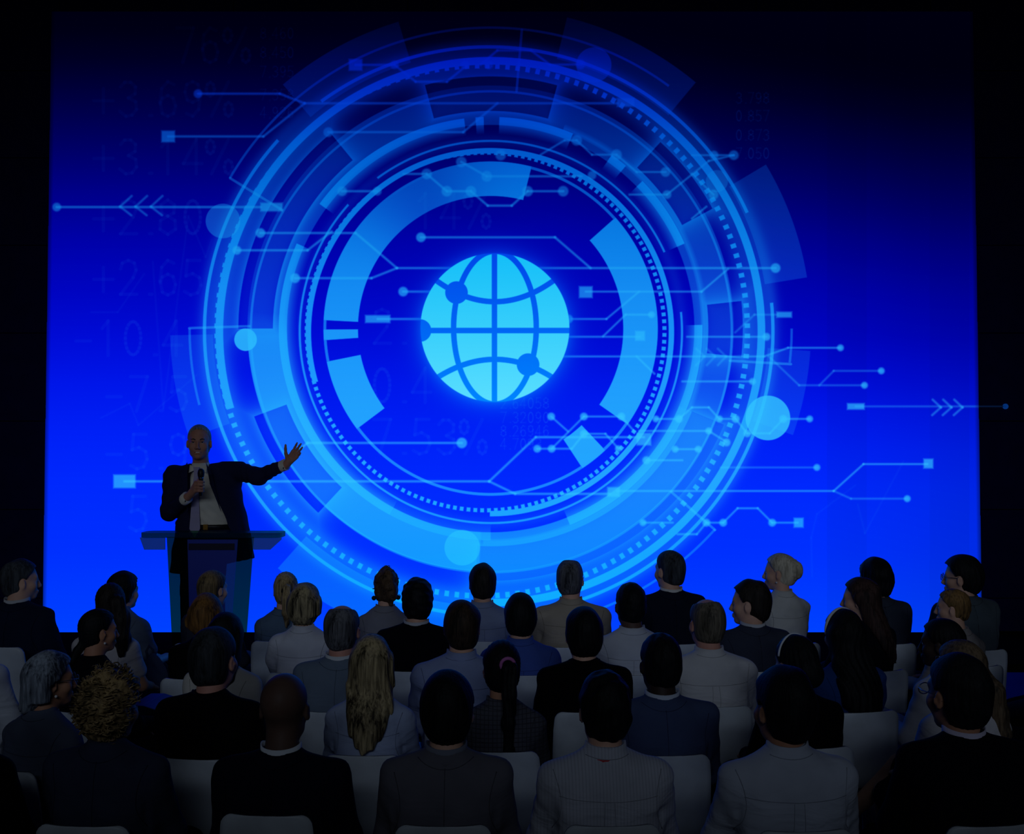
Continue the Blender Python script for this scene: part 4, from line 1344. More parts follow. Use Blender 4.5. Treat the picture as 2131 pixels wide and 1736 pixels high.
M_EDGE = acrylic('dark_teal_edge', (.1, .50, .09), srgb(10, 60, 110), .25)
def L(px, py, Y=LY): return at(px, py, Y)
lc = L(438, 1300).x
lec = empty('lectern', (lc, LY, STAGE_Z))
tag(lec, 'translucent teal acrylic lectern with a wide desk top in front of the speaker', 'lectern')
def lp(px, py, dy=0.0):
    p = L(px, py); return (p.x - lc, dy, p.z - STAGE_Z)
zb = .012
def down(px, pybot, p):      # carry an edge down to the stage
    return p
# side panels follow the tapering edges down to the floor
def taper(px0, px1, dy=0.0):
    pa, pb = L(px0, 1118, LY + dy), L(px1, 1316, LY + dy)
    a = (pa.x - lc, dy, pa.z - STAGE_Z); b = (pb.x - lc, dy, pb.z - STAGE_Z); t = (a[2] - zb) / (a[2] - b[2])
    return a, (a[0] + (b[0] - a[0]) * t, 0, zb)
lt, lb = taper(347, 357, .12); rt, rb = taper(528, 513, .12)
clt, clb = taper(391, 396); crt, crb = taper(495, 481)
zc_ = lp(391, 1123)[2]
fp = None
m = MB(); m.prism([(clt[0], -.012, zc_), (crt[0], -.012, zc_), (crb[0], -.012, zb), (clb[0], -.012, zb)][::-1], (0, .012, 0)); fp = link('front_panel', m.mesh('front_panel'), M_PANEL, lec)
dz = .10
for nm, (t0, b0), (t1, b1) in (('left', (lt, lb), (clt, clb)), ('right', (crt, crb), (rt, rb))):
    m = MB()
    y0, y1 = (.12, .0) if nm == 'left' else (.0, .12)
    A = (t0[0], y0, t0[2]); B = (t1[0], y1, t1[2]); Cc = (b1[0], y1, zb); D = (b0[0], y0, zb)
    m.prism([A, B, Cc, D][::-1], (0, .012, 0)); link('side_panel', m.mesh('side_panel'), M_TEAL, lec)
s0, s1 = lp(394, 1131), lp(489, 1144)
m = MB(); m.box((s0[0], -.022, s1[2]), (s1[0], -.012, s0[2])); link('slot', m.mesh('slot'), M_SLOT, fp)
# desk top: thick slab with rounded front corners
ztop, zedge, zwing = lp(440, 1108)[2], lp(440, 1118)[2], lp(440, 1143)[2]
xl, xr = lp(295, 1113)[0], lp(588, 1113)[0]
pts = []
for cx, a0 in ((xr - .07, 0), (xl + .07, 90)):
    pass
yf = -.06; yb = .16; rc = .06
for (cx, cy, a0) in ((xr - rc, yb - rc, 0), (xl + rc, yb - rc, 90), (xl + rc, yf + rc, 180), (xr - rc, yf + rc, 270)):
    for k in range(6): a = math.radians(a0 + 18 * k); pts.append((cx + rc * math.cos(a), cy + rc * math.sin(a), zedge))
m = MB(); m.prism(pts, (0, 0, ztop - zedge)); link('desk_top', m.mesh('desk_top'), M_EDGE, lec)
for A in (((295, 1118), (347, 1118), (347, 1143), (304, 1143)), ((528, 1118), (588, 1118), (588, 1122), (565, 1143), (530, 1143))):
    P = [lp(x, y, -.045) for x, y in A]
    m = MB(); m.prism(P, (0, .012, 0)); link('wing', m.mesh('wing'), M_WING, lec)
m = MB(); m.box((lb[0] - .03, -.05, 0), (rb[0] + .03, .24, zb)); link('base', m.mesh('base'), M_EDGE, lec)

# ------------------------------------------------------------------ speaker
SY = 8.80
SPEAKER_SKIN = skin_mat(srgb(178, 128, 106))
def speaker():
    px = F_PX / SY
    def q(x, y, dy=0.0):
        p = at(x, y, SY + dy); return Vector(p)
    X0 = q(441, 1100).x
    root_loc = Vector((X0, SY, STAGE_Z))
    loc = lambda x, y, dy=0.0: q(x, y, dy) - root_loc
    hc = loc(414.5, 921, -.02); R = rot_head(math.radians(170 - 8), math.radians(-4), math.radians(0))
    # he faces the hall (-y): turn the head round, slightly to his left
    R = rot_head(math.radians(180 + 9), 0, 0)
    hs = 1.13
    zsR, zsL = loc(362, 990), loc(480, 976)
    shR, shL = Vector((zsR.x, .02, zsR.z)), Vector((zsL.x, .02, zsL.z))
    elL = loc(537, 992, -.10); wrL = loc(597, 966, -.22)
    elR = loc(352, 1066, -.08); wrR = loc(391, 1034, -.26)
    neck = Vector((loc(417, 965).x, .02, loc(417, 972).z))
    hipz = .90; hx = loc(420, 1100).x
    h = .0056
    sx0, sx1 = -.52, .95
    fd = Field(axis_steps((sx0, -.30, .012), (-.30, .30, h), (.30, .50, .010), (.50, .88, .0045)), axis_steps((-.44, .20, h)), axis_steps((.02, 1.05, .016), (1.05, 1.84, .0052)))
    add_head(fd, np.array(hc), R, False, True, hs, .015)
    s = fd.sub(np.array(hc) - .2, np.array(hc) + .2)
    # open mouth
    mo = Matrix([list(r) for r in R]) @ Vector((0, .096, -.071)) * hs
    fd.ellipsoid(np.array(hc) + np.array(mo), (.022, .018, .0095), .003, None, True)
    fd.capsule(neck - Vector((0, -.01, .02)), hc + Vector((0, .02, -.06)), .064, .060, .03)
    fd.loft([(.82, .15, .10, .02, -.03), (1.0, .14, .10, .02, -.02), (1.25, .155, .10, .02, -.05), (1.36, .13, .08, .02, -.075), (1.44, .06, .06, .02, -.09)], 2.2, .02)
    fd.chain([shL, elL, wrL], [.045, .038, .030], .02); fd.chain([shR, elR, wrR], [.045, .038, .030], .02)
    for s_ in (-1, 1):
        fd.chain([(hx + s_ * .10, .02, .88), (hx + s_ * .11, .0, .48), (hx + s_ * .12, .03, .10)], [.075, .052, .036], .02)
    # open left hand: palm to the hall, fingers up and out
    fL = (loc(632, 920, -.24) - loc(603, 955, -.22)).normalized()
    for a, b, ra, rb in hand_bones(wrL + fL * .012, fL, (0, -1, .25), -1, (.10, .07, .10, .35), .20, .95, 1.10): fd.capsule(a, b, ra, rb, .006)
    fd.capsule(wrL - fL * .03, wrL + fL * .03, .031, .028, .01)
    # right hand closed round the microphone
    mic0, mic1 = loc(417.5, 1032, -.335), loc(418.5, 975, -.335)
    ax = (mic1 - mic0).normalized()
    gp = mic0.lerp(mic1, .33)
    palm_c = gp + Vector((-.040, .018, -.012))
    fd.capsule(wrR, wrR.lerp(palm_c, .5), .030, .030, .012)
    # back of the hand, four fingers wrapped across the front of the microphone, thumb behind
    for i in range(4):
        up = (.036 - .0235 * i)
        k0 = gp + ax * (up * 1.0) + Vector((-.038, -.006, 0)); fd.capsule(wrR.lerp(palm_c, .45) + ax * (up * .55), k0, .017, .0125, .012)
        k1 = gp + ax * (up * 1.02 + .004) + Vector((-.010, -.029, 0)); k2 = gp + ax * (up + .002) + Vector((.018, -.022, 0)); k3 = gp + ax * (up) + Vector((.024, -.004, 0))
        fd.capsule(k0, k1, .0118, .0108, .004); fd.capsule(k1, k2, .0108, .0098, .003); fd.capsule(k2, k3, .0098, .0085, .003)
    t0 = wrR.lerp(palm_c, .6) + Vector((.005, .008, .015)); t1 = gp + ax * .050 + Vector((-.022, .012, 0)); t2 = gp + ax * .066 + Vector((.004, .024, 0))
    fd.capsule(t0, t1, .016, .012, .008); fd.capsule(t1, t2, .012, .009, .004)
    V, Q = fd.mesh('person')
    root = link('person', mesh_np('person', V, Q), SPEAKER_SKIN)
    root.location = root_loc
    tag(root, 'grey-haired man in a dark suit speaking at the lectern with one arm outstretched', 'person')
    def part(n, V, Q, m, lab=None):
        o = link(n, mesh_np(n, V, Q), m, root)
        if lab: o['label'] = lab
        return o
    hm = Matrix([list(r) for r in R]).to_4x4(); hm.translation = hc
    for s_ in (-1, 1):
        e = link('eye', EYE, None, root); e.matrix_local = hm @ Matrix.Scale(hs, 4) @ Matrix.Translation((s_ * .031, .0735, .001)) @ Matrix.Scale(.96, 4)
        m = MB(); m.tube([(s_ * .015, .092, .019), (s_ * .030, .091, .025), (s_ * .047, .078, .021)], [.0035, .005, .003], 6)
        me = m.mesh('eyebrow'); me.transform(hm @ Matrix.Scale(hs, 4)); link('eyebrow', me, plain('brow_hair', srgb(74, 60, 54), .9), root)
        # upper lid shading comes from a real lid
        m = MB(); m.tube([(s_ * .019, .0915, .0055), (s_ * .031, .0935, .0095), (s_ * .043, .088, .006)], [.002, .0032, .002], 6)
        me = m.mesh('eyelid'); me.transform(hm @ Matrix.Scale(hs, 4)); link('eyelid', me, SPEAKER_SKIN, root)
    m = MB(); m.box((-.012, .083, -.070), (.012, .087, -.0655)); me = m.mesh('teeth'); me.transform(hm @ Matrix.Scale(hs, 4)); link('teeth', me, M_EYE, root)
    STYLES['speaker'] = dict(t=.008, wig=.002, nape=-.085, face=([-.13,-.075,-.035,.0,.03,.06,.085,.108,.2], [-.035,-.028,-.014,.008,.022,.036,.050,.075,.4]))
    V, Q = hair_mesh('speaker', False, 77, .0055); V = (V * hs) @ R.T + np.array(hc, np.float32)
    part('hair', V, Q, hair_mat(srgb(60, 60, 62), srgb(150, 150, 150)))
    navy = fabric(srgb(30, 32, 62), 'plain', .4)
    white = fabric(srgb(212, 206, 190), 'plain', .4)
    # shirt: narrow body inside the open jacket, collar and cuffs
    lo = .66
    cx = loc(432, 1040).x
    fd = Field(axis_steps((-.28, .25, .010)), axis_steps((-.16, .2, .010)), axis_steps((.90, 1.50, .010)))
    fd.loft([(.968, .165, .120, .02, .0), (1.02, .165, .124, .02, -.01), (1.22, .165, .122, .02, -.04), (1.33, .13, .098, .02, -.07), (1.42, .08, .074, .02, -.09), (1.46, .066, .068, .02, -.092)], 2.3, .02)
    Xs, Ys, Zs = fd.xs[:, None, None], fd.ys[None, :, None], fd.zs[None, None, :]
    V, Q = fd.mesh('shirt', (.003 * np.sin(Zs * 55 + Xs * 70 + 2 * np.sin(Zs * 12))).astype(np.float32) + np.zeros(fd.F.shape, np.float32))
    part('shirt', V, Q, white)
    nk = (loc(417, 960).x, .012, loc(417, 968).z)
    V, Q = ring_band(nk, .074, .078, -.035, .022, .006, .006, .02, -.006); part('shirt_collar', V, Q, white)
    for s_ in (-1, 1):   # collar points
        m = MB(); m.prism([(nk[0] + s_ * .004, -.070, nk[2] - .030), (nk[0] + s_ * .066, -.052, nk[2] + .004), (nk[0] + s_ * .070, -.072, nk[2] - .060)], (0, -.006, 0)); link('collar_point', m.mesh('collar_point'), white, root)
    # tie
    tx0, tx1 = loc(415, 972).x, loc(415, 1112).x
    m = MB()
    zt = loc(415, 972).z; zbm = loc(415, 1098).z; ztip = loc(415, 1116).z
    kx = loc(416, 972).x
    m.prism([(kx - .024, -.092, zt + .002), (kx + .024, -.092, zt + .002), (kx + .014, -.098, zt - .045), (kx - .014, -.098, zt - .045)], (0, -.012, 0))
    link('tie_knot', m.mesh('tie_knot'), fabric(srgb(168, 160, 190), 'stripe_h', .2), root)
    m = MB()
    m.prism([(kx - .015, -.104, zt - .045), (kx + .015, -.104, zt - .045), (tx1 + .042, -.124, zbm), (tx1, -.124, ztip), (tx1 - .042, -.124, zbm)], (0, -.008, 0))
    link('tie', m.mesh('tie'), fabric(srgb(168, 160, 190), 'stripe_h', .2), root)
    # jacket: back and sides, open at the front
    fd = Field(axis_steps((-.46, .80, .0085)), axis_steps((-.40, .22, .0085)), axis_steps((.60, 1.50, .0085)))
    fd.loft([(.62, .33, .170, .015, .0), (.80, .312, .165, .02, .0), (.98, .285, .155, .02, .0), (1.15, .262, .145, .02, -.015), (1.28, .252, .135, .02, -.03), (1.325, .24, .120, .02, -.035), (1.37, .165, .105, .02, -.075), (1.40, .12, .09, .02, -.09), (1.445, .085, .082, .02, -.092)], 2.5, .02)
    for (S, E, Wp) in ((shL, elL, wrL), (shR, elR, wrR)):
        sgn = 1 if S.x > 0 else -1
        fd.capsule((nk[0] + sgn * .085, .02, nk[2] - .02), S + Vector((0, 0, .012)), .034, .052, .03)
        fd.chain([S, E, E.lerp(Wp, .74)], [.088, .064, .048], .03)
        if sgn > 0: fd.capsule(Vector((-.02, .02, S.z - .10)), S + Vector((.0, 0, -.09)), .10, .085, .03)
    Xs, Ys, Zs = fd.xs[:, None, None], fd.ys[None, :, None], fd.zs[None, None, :]
    # front opening: widening from the button line upwards and downwards, as the photograph shows it
    zz = fd.zs
    def pxw(x, y): p = loc(x, y); return (p.z, p.x)
    left = sorted([pxw(*p) for p in ((396, 950), (399, 985), (402, 1020), (404, 1060), (404, 1090), (404, 1125))])
    right = sorted([pxw(*p) for p in ((436, 950), (440, 985), (455, 1030), (470, 1060), (481, 1090), (500, 1125))])
    Lx = np.interp(zz, [a for a, _ in left], [b for _, b in left])[None, None, :]
    Rx = np.interp(zz, [a for a, _ in right], [b for _, b in right])[None, None, :]
    slot = np.maximum(np.maximum(Lx - Xs, Xs - Rx), Ys + .02)
    slot = np.maximum(slot, np.where(Xs > .33, 1.0, -1.0)) 
    fd.F = smax(fd.F, -slot.astype(np.float32), .008)
    fd.F = np.maximum(fd.F, (.66 + .22 * Xs - Zs) * .95)
    dsp = .004 * wobble(Xs, Ys, Zs, 8, 40) + .003 * np.sin(Xs * 95 + Zs * 30 + 2 * np.sin(Xs * 23)) * np.clip((Xs - .22) / .05, 0, 1) + .003 * np.sin(Zs * 75 + Xs * 30) * np.clip((-.2 - Xs) / .05, 0, 1) * (Zs > 1.0)
    V, Q = fd.mesh('jacket', dsp.astype(np.float32)); part('jacket', V, Q, navy)
    # lapels
    for s_, A in ((-1, ((399, 962), (386, 985), (392, 1010), (386, 1015), (403, 1068))), (1, ((437, 962), (450, 985), (446, 1005), (455, 1012), (470, 1062)))):
        P = [loc(x, y) for x, y in A]
        V_ = [(p.x, -.118 - .022 * i / 4, p.z) for i, p in enumerate(P)]
        m = MB(); m.prism(V_, (0, -.008, 0)); link('lapel', m.mesh('lapel'), navy, root)
    # cuffs
    for E, Wp in ((elL, wrL), (elR, wrR)):
        m = MB(); d = (Wp - E); m.tube([E.lerp(Wp, .70), E.lerp(Wp, .78), E.lerp(Wp, .97)], [.040, .044, .047], 16); o = link('cuff', m.mesh('cuff'), white, root)
        dn = d.normalized(); c0 = E.lerp(Wp, .87) + Vector((.012, -.044, -.016)); mm = MB(); mm.tube([c0, c0 + Vector((0, -.006, -.001))], .006, 8); link('cufflink', mm.mesh('cufflink'), M_BLACK, o)
    # trousers, belt, shoes
    fd = Field(axis_steps((-.24, .26, .014)), axis_steps((-.15, .2, .014)), axis_steps((.04, 1.0, .014)))
    fd.loft([(.60, .17, .10, .02, -.08), (.78, .18, .115, .02, -.06), (.90, .170, .118, .02, -.02), (.965, .165, .120, .02, .0)], 2.4, .02)
    for s_ in (-1, 1): fd.chain([(hx + s_ * .085, .02, .85), (hx + s_ * .105, .01, .48), (hx + s_ * .12, .03, .09)], [.098, .078, .062], .03)
    V, Q = fd.mesh('trousers'); part('trousers', V, Q, navy)
    zbelt = loc(450, 1095).z
    V, Q = ring_band((0, .02, zbelt - .018), .168, .127, 0, .036, 0, -.006, 0); bo = part('belt', V, Q, M_SHOE)
    bx = loc(436, 1095).x; m = MB(); m.box((bx - .018, -.118, zbelt - .021), (bx + .018, -.108, zbelt + .021)); link('belt_buckle', m.mesh('belt_buckle'), plain('brass', srgb(120, 88, 40), .45, 1.0), bo)
    for s_ in (-1, 1):
        sh = link('shoe', SHOE, None, root); sh.matrix_local = Matrix.Translation((hx + s_ * .12, .03, 0)) @ Matrix.Rotation(math.pi, 4, 'Z')
    # microphone held in the hand
    m = MB(); wl = mic0 + root_loc
    mic = empty('microphone', wl); tag(mic, 'black handheld microphone gripped by the speaker', 'microphone')
    o0 = Vector((0, 0, 0)); v = mic1 - mic0
    m.tube([o0, v * .05, v * .55, v * .64], [.010, .0125, .0165, .018], 14); link('mic_body', m.mesh('mic_body'), M_BLACK, mic)
    m = MB(); m.tube([v * .64, v * .67], [.0195, .0195], 14); link('silver_ring', m.mesh('silver_ring'), M_METAL, mic)
    m = MB(); m.tube([v * .67, v * .72, v * .82, v * .93, v * .99, v * 1.0], [.019, .024, .0265, .023, .012, .003], 16); link('mic_head', m.mesh('mic_head'), M_BLACK, mic)
speaker()

# ------------------------------------------------------------------ the audience
BLACK = ((.0022, .0024, .0032), (.010, .010, .012))
DBROWN = ((.005, .004, .004), (.032, .024, .020))
BROWN = (srgb(48, 34, 26), srgb(104, 80, 58))
AUBURN = (srgb(64, 42, 22), srgb(150, 104, 52))
BLONDE = (srgb(84, 66, 44), srgb(204, 176, 126))
DBLONDE = (srgb(58, 48, 36), srgb(150, 124, 84))
STREAK = (srgb(30, 28, 24), srgb(186, 168, 128))
GREYH = (srgb(40, 40, 44), srgb(120, 120, 124))
LGREY = (srgb(40, 46, 58), srgb(160, 170, 184))
SILVER = (srgb(140, 130, 112), srgb(226, 214, 190))
SALT = (srgb(22, 24, 28), srgb(74, 78, 84))
GOLD = (srgb(46, 36, 26), srgb(160, 120, 70))
WHITE_S = (222, 222, 228); NAVY = (24, 32, 56); DNAVY = (14, 18, 34); BLK = (9, 9, 13); LBLUE = (150, 164, 206); GREY = (70, 78, 96)
PEOPLE = [
 # first row
 dict(who='black-haired man in navy', px=42, yc=1164, Z=6.35, hs=.93, yaw=-9, look=-58, hair='short_full', hc=SALT, top='suit', tc=NAVY, shirt=(200,200,205), label='man with short black hair in a navy suit beside the screen edge'),
 dict(who='tousled-haired person in grey-blue', px=255, yc=1189, Z=7.0, yaw=-24, look=-34, hair='shaggy', hc=BLACK, top='short', tc=(104,116,136), hs=.90, extras=('collar',), label='person with tousled black hair in a grey-blue shirt behind the dark ponytail'),
 dict(who='blonde bun woman', px=442, yc=1187, Z=7.0, sex='f', yaw=-12, look=-34, hair='low_bun', hc=DBLONDE, top='suit', tc=(56,58,72), label='woman with smooth dark-blonde hair in a low bun, seated before the lectern'),
 dict(who='blonde high-ponytail woman', px=593, yc=1191, Z=7.1, sex='f', yaw=-4, look=14, hair='high_tail', hc=BLONDE, top='shirt', tc=(92,112,134), extras=('dark_tie',), label='woman with a blonde high ponytail in a denim blue shirt'),
 dict(who='brown updo woman', px=803, yc=1183, Z=7.0, sex='f', yaw=0, look=10, hair='updo', hc=BROWN, top='shirt', tc=(136,134,142), extras=('ball_earrings',), label='woman with a messy brown updo and dark ball earrings in a grey shirt'),
 dict(who='dark-haired man in pale blue shirt', px=1004, yc=1173, Z=7.1, yaw=0, look=4, hair='side', hc=DBROWN, top='shirt', tc=(138,148,178), label='man with neat dark hair in a grey-blue shirt with upright collar, front row centre'),
 dict(who='grey-haired man in beige', px=1187, yc=1164, Z=6.9, yaw=4, look=-10, hair='thin', hc=GREYH, top='shirt', tc=(180,166,146), wide=1.16, extras=('glasses',), label='broad older man with wispy grey hair and spectacles in a beige shirt'),
 dict(who='salt-and-pepper man in navy', px=1394, yc=1146, Z=7.0, yaw=8, look=34, hair='short', hc=SALT, top='suit', tc=(22,28,46), shirt=(225,222,215), label='man with short grey-black hair and white collar in a navy suit, tallest in front'),
 dict(who='silver braided-bun woman', px=1624, yc=1152, Z=7.0, sex='f', yaw=18, look=68, hair='braid_bun', hc=SILVER, top='short', tc=(206,204,200), skin='light', extras=('pearls', 'collar'), label='woman with silver hair in a braided bun, profile showing, in a white short-sleeved blouse'),
 dict(who='shaggy-haired man in dark grey', px=1822, yc=1161, Z=7.0, yaw=12, look=24, hair='shaggy', hc=BLACK, top='suit', tc=(56,62,76), label='man with shaggy black hair in a dark grey jacket behind the long-haired woman'),
 dict(who='bowl-cut man in grey', px=2003, yc=1155, Z=6.8, yaw=14, look=60, hair='bowl', hc=BLACK, top='suit', tc=(78,88,96), extras=('glasses',), label='man with a black bowl haircut and glasses in a grey jacket at the screen edge'),
 # second row
 dict(who='long dark ponytail woman', px=226, yc=1214, Z=6.1, sex='f', yaw=-8, look=24, hair='heavy_tail', hc=DBROWN, top='short', tc=(206,198,196), skin='tan', label='woman with a thick dark brown ponytail falling over a cream top'),
 dict(who='auburn bob woman', px=428, yc=1236, Z=6.0, sex='f', yaw=-10, look=-8, hair='bob', hc=AUBURN, top='suit', tc=BLK, label='woman with a sleek auburn bob in a black jacket in front of the lectern'),
 dict(who='streaked-blonde woman in white', px=634, yc=1213, Z=6.15, sex='f', yaw=-4, look=-6, hair='streak', hc=STREAK, top='puff', tc=(206,206,214), extras=('collar', 'belt'), label='woman with streaked blonde short hair in a white puff-sleeved blouse'),
 dict(who='spiky-haired man in black', px=868, yc=1203, Z=6.2, yaw=-2, look=4, hair='spiky', hc=BLACK, top='suit', tc=(12,13,22), shirt=(190,190,195), label='man with spiky black hair in a black suit below the messy updo'),
 dict(who='blunt-cut person in royal blue', px=1083, yc=1235, Z=6.1, yaw=0, look=4, hair='blunt', hc=BLACK, top='shirt', tc=(72,96,176), label='person with blunt black hair in a bright blue shirt'),
 dict(who='cropped-haired man in white', px=1313, yc=1213, Z=6.1, yaw=6, look=10, hair='curly_short', hc=BLACK, skin='brown', top='shirt', tc=(204,206,214), label='dark-skinned man with cropped black hair in a white shirt'),
 dict(who='dark-haired man in charcoal', px=1562, yc=1207, Z=6.2, yaw=12, look=66, hair='short_full', hc=DBROWN, top='suit', tc=(58,62,78), shirt=(200,200,205), label='man in profile with dark brown hair in a charcoal suit below the silver bun'),
 dict(who='long brown-haired woman', px=1792, yc=1202, Z=6.2, sex='f', yaw=16, look=62, hair='long_brown', hc=(srgb(26,18,18), srgb(78,56,50)), top='suit', tc=(20,20,26), label='woman in profile with very long dark brown hair over a black top'),
 dict(who='golden pixie woman', px=1985, yc=1226, Z=6.3, sex='f', hs=.90, yaw=24, look=66, hair='pixie', hc=GOLD, top='shirt', tc=(158,150,148), skin='light', label='woman in profile with a golden-brown pixie cut in a beige top'),
 # third row
 dict(who='white-shirted man at the aisle', px=-62, yc=1240, Z=5.0, yaw=-18, look=-30, hair='short', hc=BROWN, top='shirt', tc=(206,210,220), label='man in a white shirt cut off by the picture edge, only his sleeve showing'),
 dict(who='low-ponytail woman in black', px=202, yc=1268, Z=5.3, sex='f', hs=.88, yaw=-24, look=-52, hair='low_tail', hc=BLACK, top='suit', tc=(11,12,18), skin='tan', extras=('pearls', 'bare_legs'), label='woman with black hair tied low and a pearl earring in a black jacket'),
 dict(who='long black-haired woman in white blazer', px=468, yc=1275, Z=5.25, sex='f', yaw=-10, look=-6, hair='long_black', hc=BLACK, top='suit', tc=(208,202,192), label='woman with long straight black hair in a cream blazer behind the greying man'),
 dict(who='balding grey man in pale suit', px=711, yc=1257, Z=5.3, yaw=-4, look=-6, hair='balding', hc=GREYH, skin='pink', top='suit', tc=(112,126,144), shirt=(215,218,222), label='balding man with grey sides in a pale blue-grey suit'),
 dict(who='brown-haired man in pale blue', px=961, yc=1249, Z=5.3, yaw=0, look=4, hair='short_full', hc=(srgb(24,18,15), srgb(70,54,42)), top='shirt', tc=(148,160,200), wide=1.1, label='man with brown hair in a pale blue shirt above the pink hair tie'),
 dict(who='black-haired man in black', px=1215, yc=1264, Z=5.3, yaw=2, look=6, hair='blunt', hc=BLACK, top='suit', tc=(8,8,11), label='man with straight black hair and a narrow black suit, beside the broad beige shirt'),
 dict(who='bald-crowned man in white', px=1472, yc=1244, Z=5.4, yaw=6, look=14, hair='balding', hc=(srgb(52,48,42), srgb(126,116,100)), skin='pink', top='shirt', tc=(214,212,214), wide=1.08, label='man with a bald crown and brown-grey sides in a white shirt'),
 dict(who='white-headband woman', px=1757, yc=1268, Z=5.3, sex='f', yaw=14, look=18, hair='very_long', hc=BLACK, top='puff', tc=(28,60,120), extras=('headband',), label='woman with very long black hair and a white headband in a blue blouse'),
 dict(who='hoop-earring woman', px=1962, yc=1288, Z=5.35, sex='f', yaw=24, look=58, hair='braids', hc=BLACK, skin='dark', top='suit', tc=(188,188,198), legs=(180,180,190), cross=1, extras=('hoops',), label='dark-skinned woman with tight black braids and hoop earrings in a light grey suit'),
 dict(who='navy-suited man at the far edge', px=2208, yc=1222, Z=5.6, yaw=46, look=4, hair='short', hc=BLACK, top='suit', tc=NAVY, legs=(14,18,34), lean=.06, label='man in a navy suit cut off by the picture edge, leaning forward'),
 # fourth row
 dict(who='grey-haired woman with glasses', px=100, yc=1355, Z=4.4, sex='f', yaw=-24, look=-56, hair='bob_grey', hc=LGREY, top='shirt', tc=(84,92,112), extras=('glasses', 'pearls'), hs=.93, skin='tan', label='older woman with wavy silver-grey hair and glasses in a grey cardigan'),
 dict(who='greying man in black', px=443, yc=1306, Z=4.55, yaw=-8, look=-16, hair='short', hc=((.006,.007,.009),(.045,.050,.058)), skin='pink', top='suit', tc=(9,9,14), hs=1.06, label='man with thinning black hair and grey temples in a black suit'),
 dict(who='long blonde woman', px=773, yc=1321, Z=4.6, sex='f', yaw=-2, look=0, hair='long_blonde', hc=(srgb(46,38,26), srgb(200,178,134)), top='shirt', tc=(172,184,214), label='woman with long highlighted blonde hair in a pale blue blouse'),
 dict(who='pink-hair-tie woman', px=1043, yc=1334, Z=4.65, sex='f', yaw=0, look=8, hair='plait_tail', hc=BLACK, top='short', tc=(86,86,96), weave='check', extras=('pink_tie', 'collar'), skin='tan', label='woman with a long black ponytail and pink hair tie in a checked blouse'),
 dict(who='dark-skinned man in blue-grey suit', px=1375, yc=1319, Z=4.6, yaw=4, look=12, hair='curly_short', hc=BLACK, skin='dark', top='suit', tc=(70,82,116), shirt=(205,212,225), wide=1.05, label='dark-skinned man with close-cropped hair and white collar in a blue-grey suit'),
 dict(who='black-haired woman with thin band', px=1657, yc=1322, Z=4.7, sex='f', yaw=10, look=26, hair='knot', hc=BLACK, top='suit', tc=(8,8,11), extras=('thin_headband',), label='woman with gathered black hair and a thin pale band in a black top'),
 dict(who='light brown-haired woman in white', px=2000, yc=1333, Z=4.45, sex='f', yaw=8, look=36, hair='side_tail', hc=(srgb(44,36,30), srgb(128,106,82)), top='short', tc=(212,208,214), cross=1, extras=('bare_legs',), skin='light', label='woman with light brown hair over one shoulder in a white blouse, legs crossed'),
 dict(who='second navy-suited man at the far edge', px=2238, yc=1290, Z=4.6, yaw=46, look=50, hair='short', hc=BLACK, top='suit', tc=NAVY, legs=(18,22,40), label='man in navy mostly beyond the picture edge, beside the light brown-haired woman'),
 # last row
 dict(who='black-jacketed man at the near corner', px=-92, yc=1385, Z=3.6, yaw=-10, look=-20, hair='short', hc=BLACK, top='suit', tc=(6,6,9), label='person in a black jacket at the near corner, only one arm showing'),
 dict(who='curly blonde woman', px=230, yc=1393, Z=3.8, sex='f', yaw=-4, look=-22, hair='curly', hc=(srgb(64,52,34), srgb(182,152,104)), top='suit', tc=(48,54,76), wide=1.16, label='woman with curly blonde hair in a slate navy blazer in the last row'),
 dict(who='shaven-headed man', px=590, yc=1403, Z=3.9, yaw=-4, look=-4, hair='bald', skin='brown', top='suit', tc=(14,18,36), shirt=(222,226,232), wide=1.1, hs=1.05, label='dark-skinned man with a shaven head and white collar in a dark navy suit'),
 dict(who='black-haired man in taupe', px=930, yc=1397, Z=3.8, yaw=0, look=0, hair='side', hc=BLACK, top='suit', tc=(104,102,112), shirt=(120,124,140), hs=1.06, label='man with thick black hair in a taupe grey jacket in the last row'),
 dict(who='black-haired man in striped white', px=1258, yc=1398, Z=3.8, yaw=2, look=10, hair='spiky', hc=BLACK, top='shirt', tc=(196,198,210), weave='stripe_v', extras=('red_seam',), wide=1.06, label='man with tufted black hair in a finely striped white shirt with a red collar line'),
 dict(who='black-haired man in plain white', px=1632, yc=1388, Z=3.75, yaw=4, look=22, hair='short_full', hc=BLACK, skin='tan', top='shirt', tc=(190,196,212), wide=1.1, hs=1.08, label='man with full black hair in a plain white shirt with a yoke, last row'),
 dict(who='bespectacled man in black', px=1996, yc=1362, Z=3.8, yaw=6, look=22, hair='side', hc=((.004,.0045,.006),(.014,.015,.018)), skin='tan', top='suit', tc=(10,12,24), shirt=(214,204,226), extras=('glasses',), wide=1.06, hs=1.08, label='man with black hair and wire glasses in a black suit with a pale collar'),
]
def seat_label(who):
    return 'white chair with chrome legs, seat of the ' + who
for D in PEOPLE:
    D = dict(D); who = D.pop('who')
    root, P, yaw = person(**D)
    c = chair(P.x, P.y, yaw, seat_label(who))
    if who == 'black-haired man in navy': c.scale = (1.06, 1.06, 1.13)      # a taller chair at the end of the row

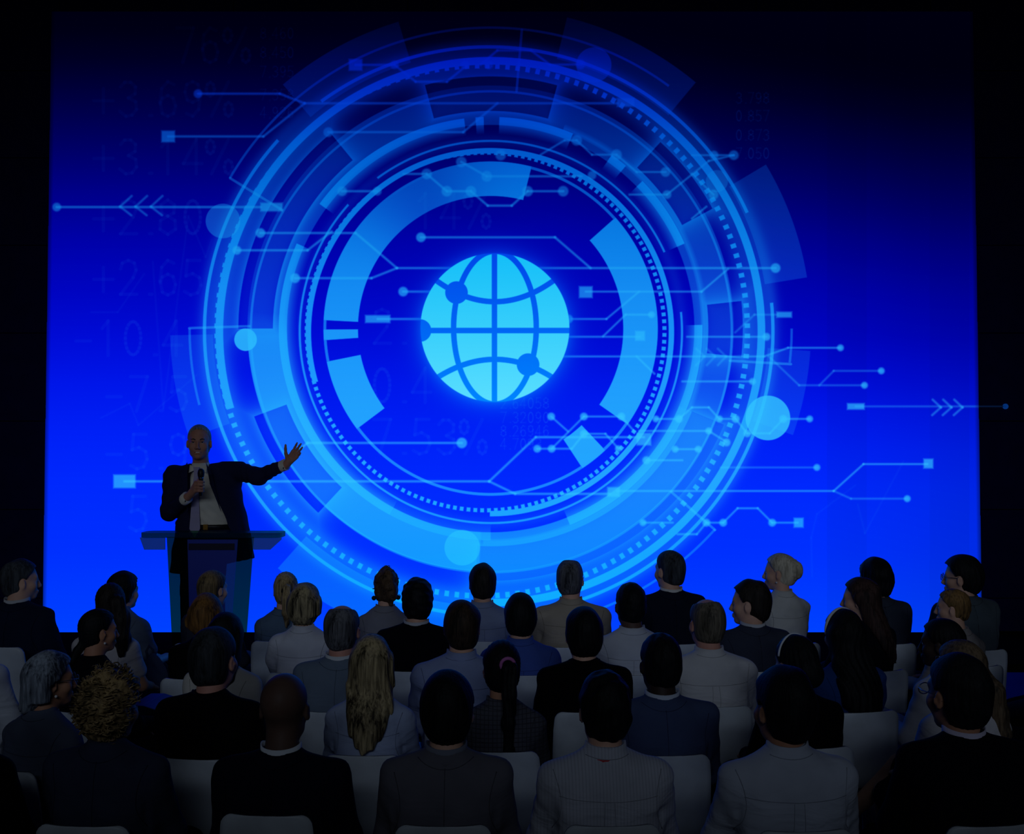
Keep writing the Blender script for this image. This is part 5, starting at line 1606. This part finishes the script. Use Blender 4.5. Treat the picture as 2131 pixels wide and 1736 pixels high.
# ------------------------------------------------------------------ small things among the chairs
fd = Field(axis_steps((-.14, .14, .010)), axis_steps((-.09, .09, .010)), axis_steps((-.30, .22, .010)))
fd.loft([(-.20, .085, .045, .0), (-.14, .10, .055, .0), (-.02, .075, .045, .0), (.06, .04, .03, .0), (.09, .02, .02, .0)], 2.2, .02)
X, Y, Zg = fd.xs[:, None, None], fd.ys[None, :, None], fd.zs[None, None, :]
V, Q = fd.mesh('bag', (.008 * np.sin(X * 60 + 3 * np.sin(Zg * 12)) + 0 * Y).astype(np.float32))
p = at(318, 1392, 6.72)
bag = link('shoulder_bag', mesh_np('shoulder_bag', V, Q), fabric(srgb(92, 104, 132), 'plain', .6))
bag.location = p; bag.rotation_euler = (0, math.radians(-14), math.radians(-20))
tag(bag, 'slouchy grey cloth bag hanging beside the tousled-haired person', 'bag')
m = MB(); m.tube([(-.02, 0, .07), (-.03, .01, .11), (-.01, .02, .14), (.02, .01, .11), (.02, 0, .07)], .008, 8)
link('strap', m.mesh('strap'), fabric(srgb(70, 80, 104), 'plain', .3), bag)

p = at(322, 1462, 5.6)
m = MB(); m.prism([(-.10, -.07, 0), (0, -.07, .012), (0, .07, .012), (-.10, .07, 0)], (0, 0, .004)); m.prism([(0, -.07, .012), (.10, -.07, 0), (.10, .07, 0), (0, .07, .012)], (0, 0, .004))
br = link('brochure', m.mesh('brochure'), plain('blue_print', srgb(50, 90, 190), .5)); br.location = p; br.rotation_euler = (math.radians(14), 0, math.radians(-30))
tag(br, 'open blue brochure held on the lap of the low-ponytail woman', 'brochure')
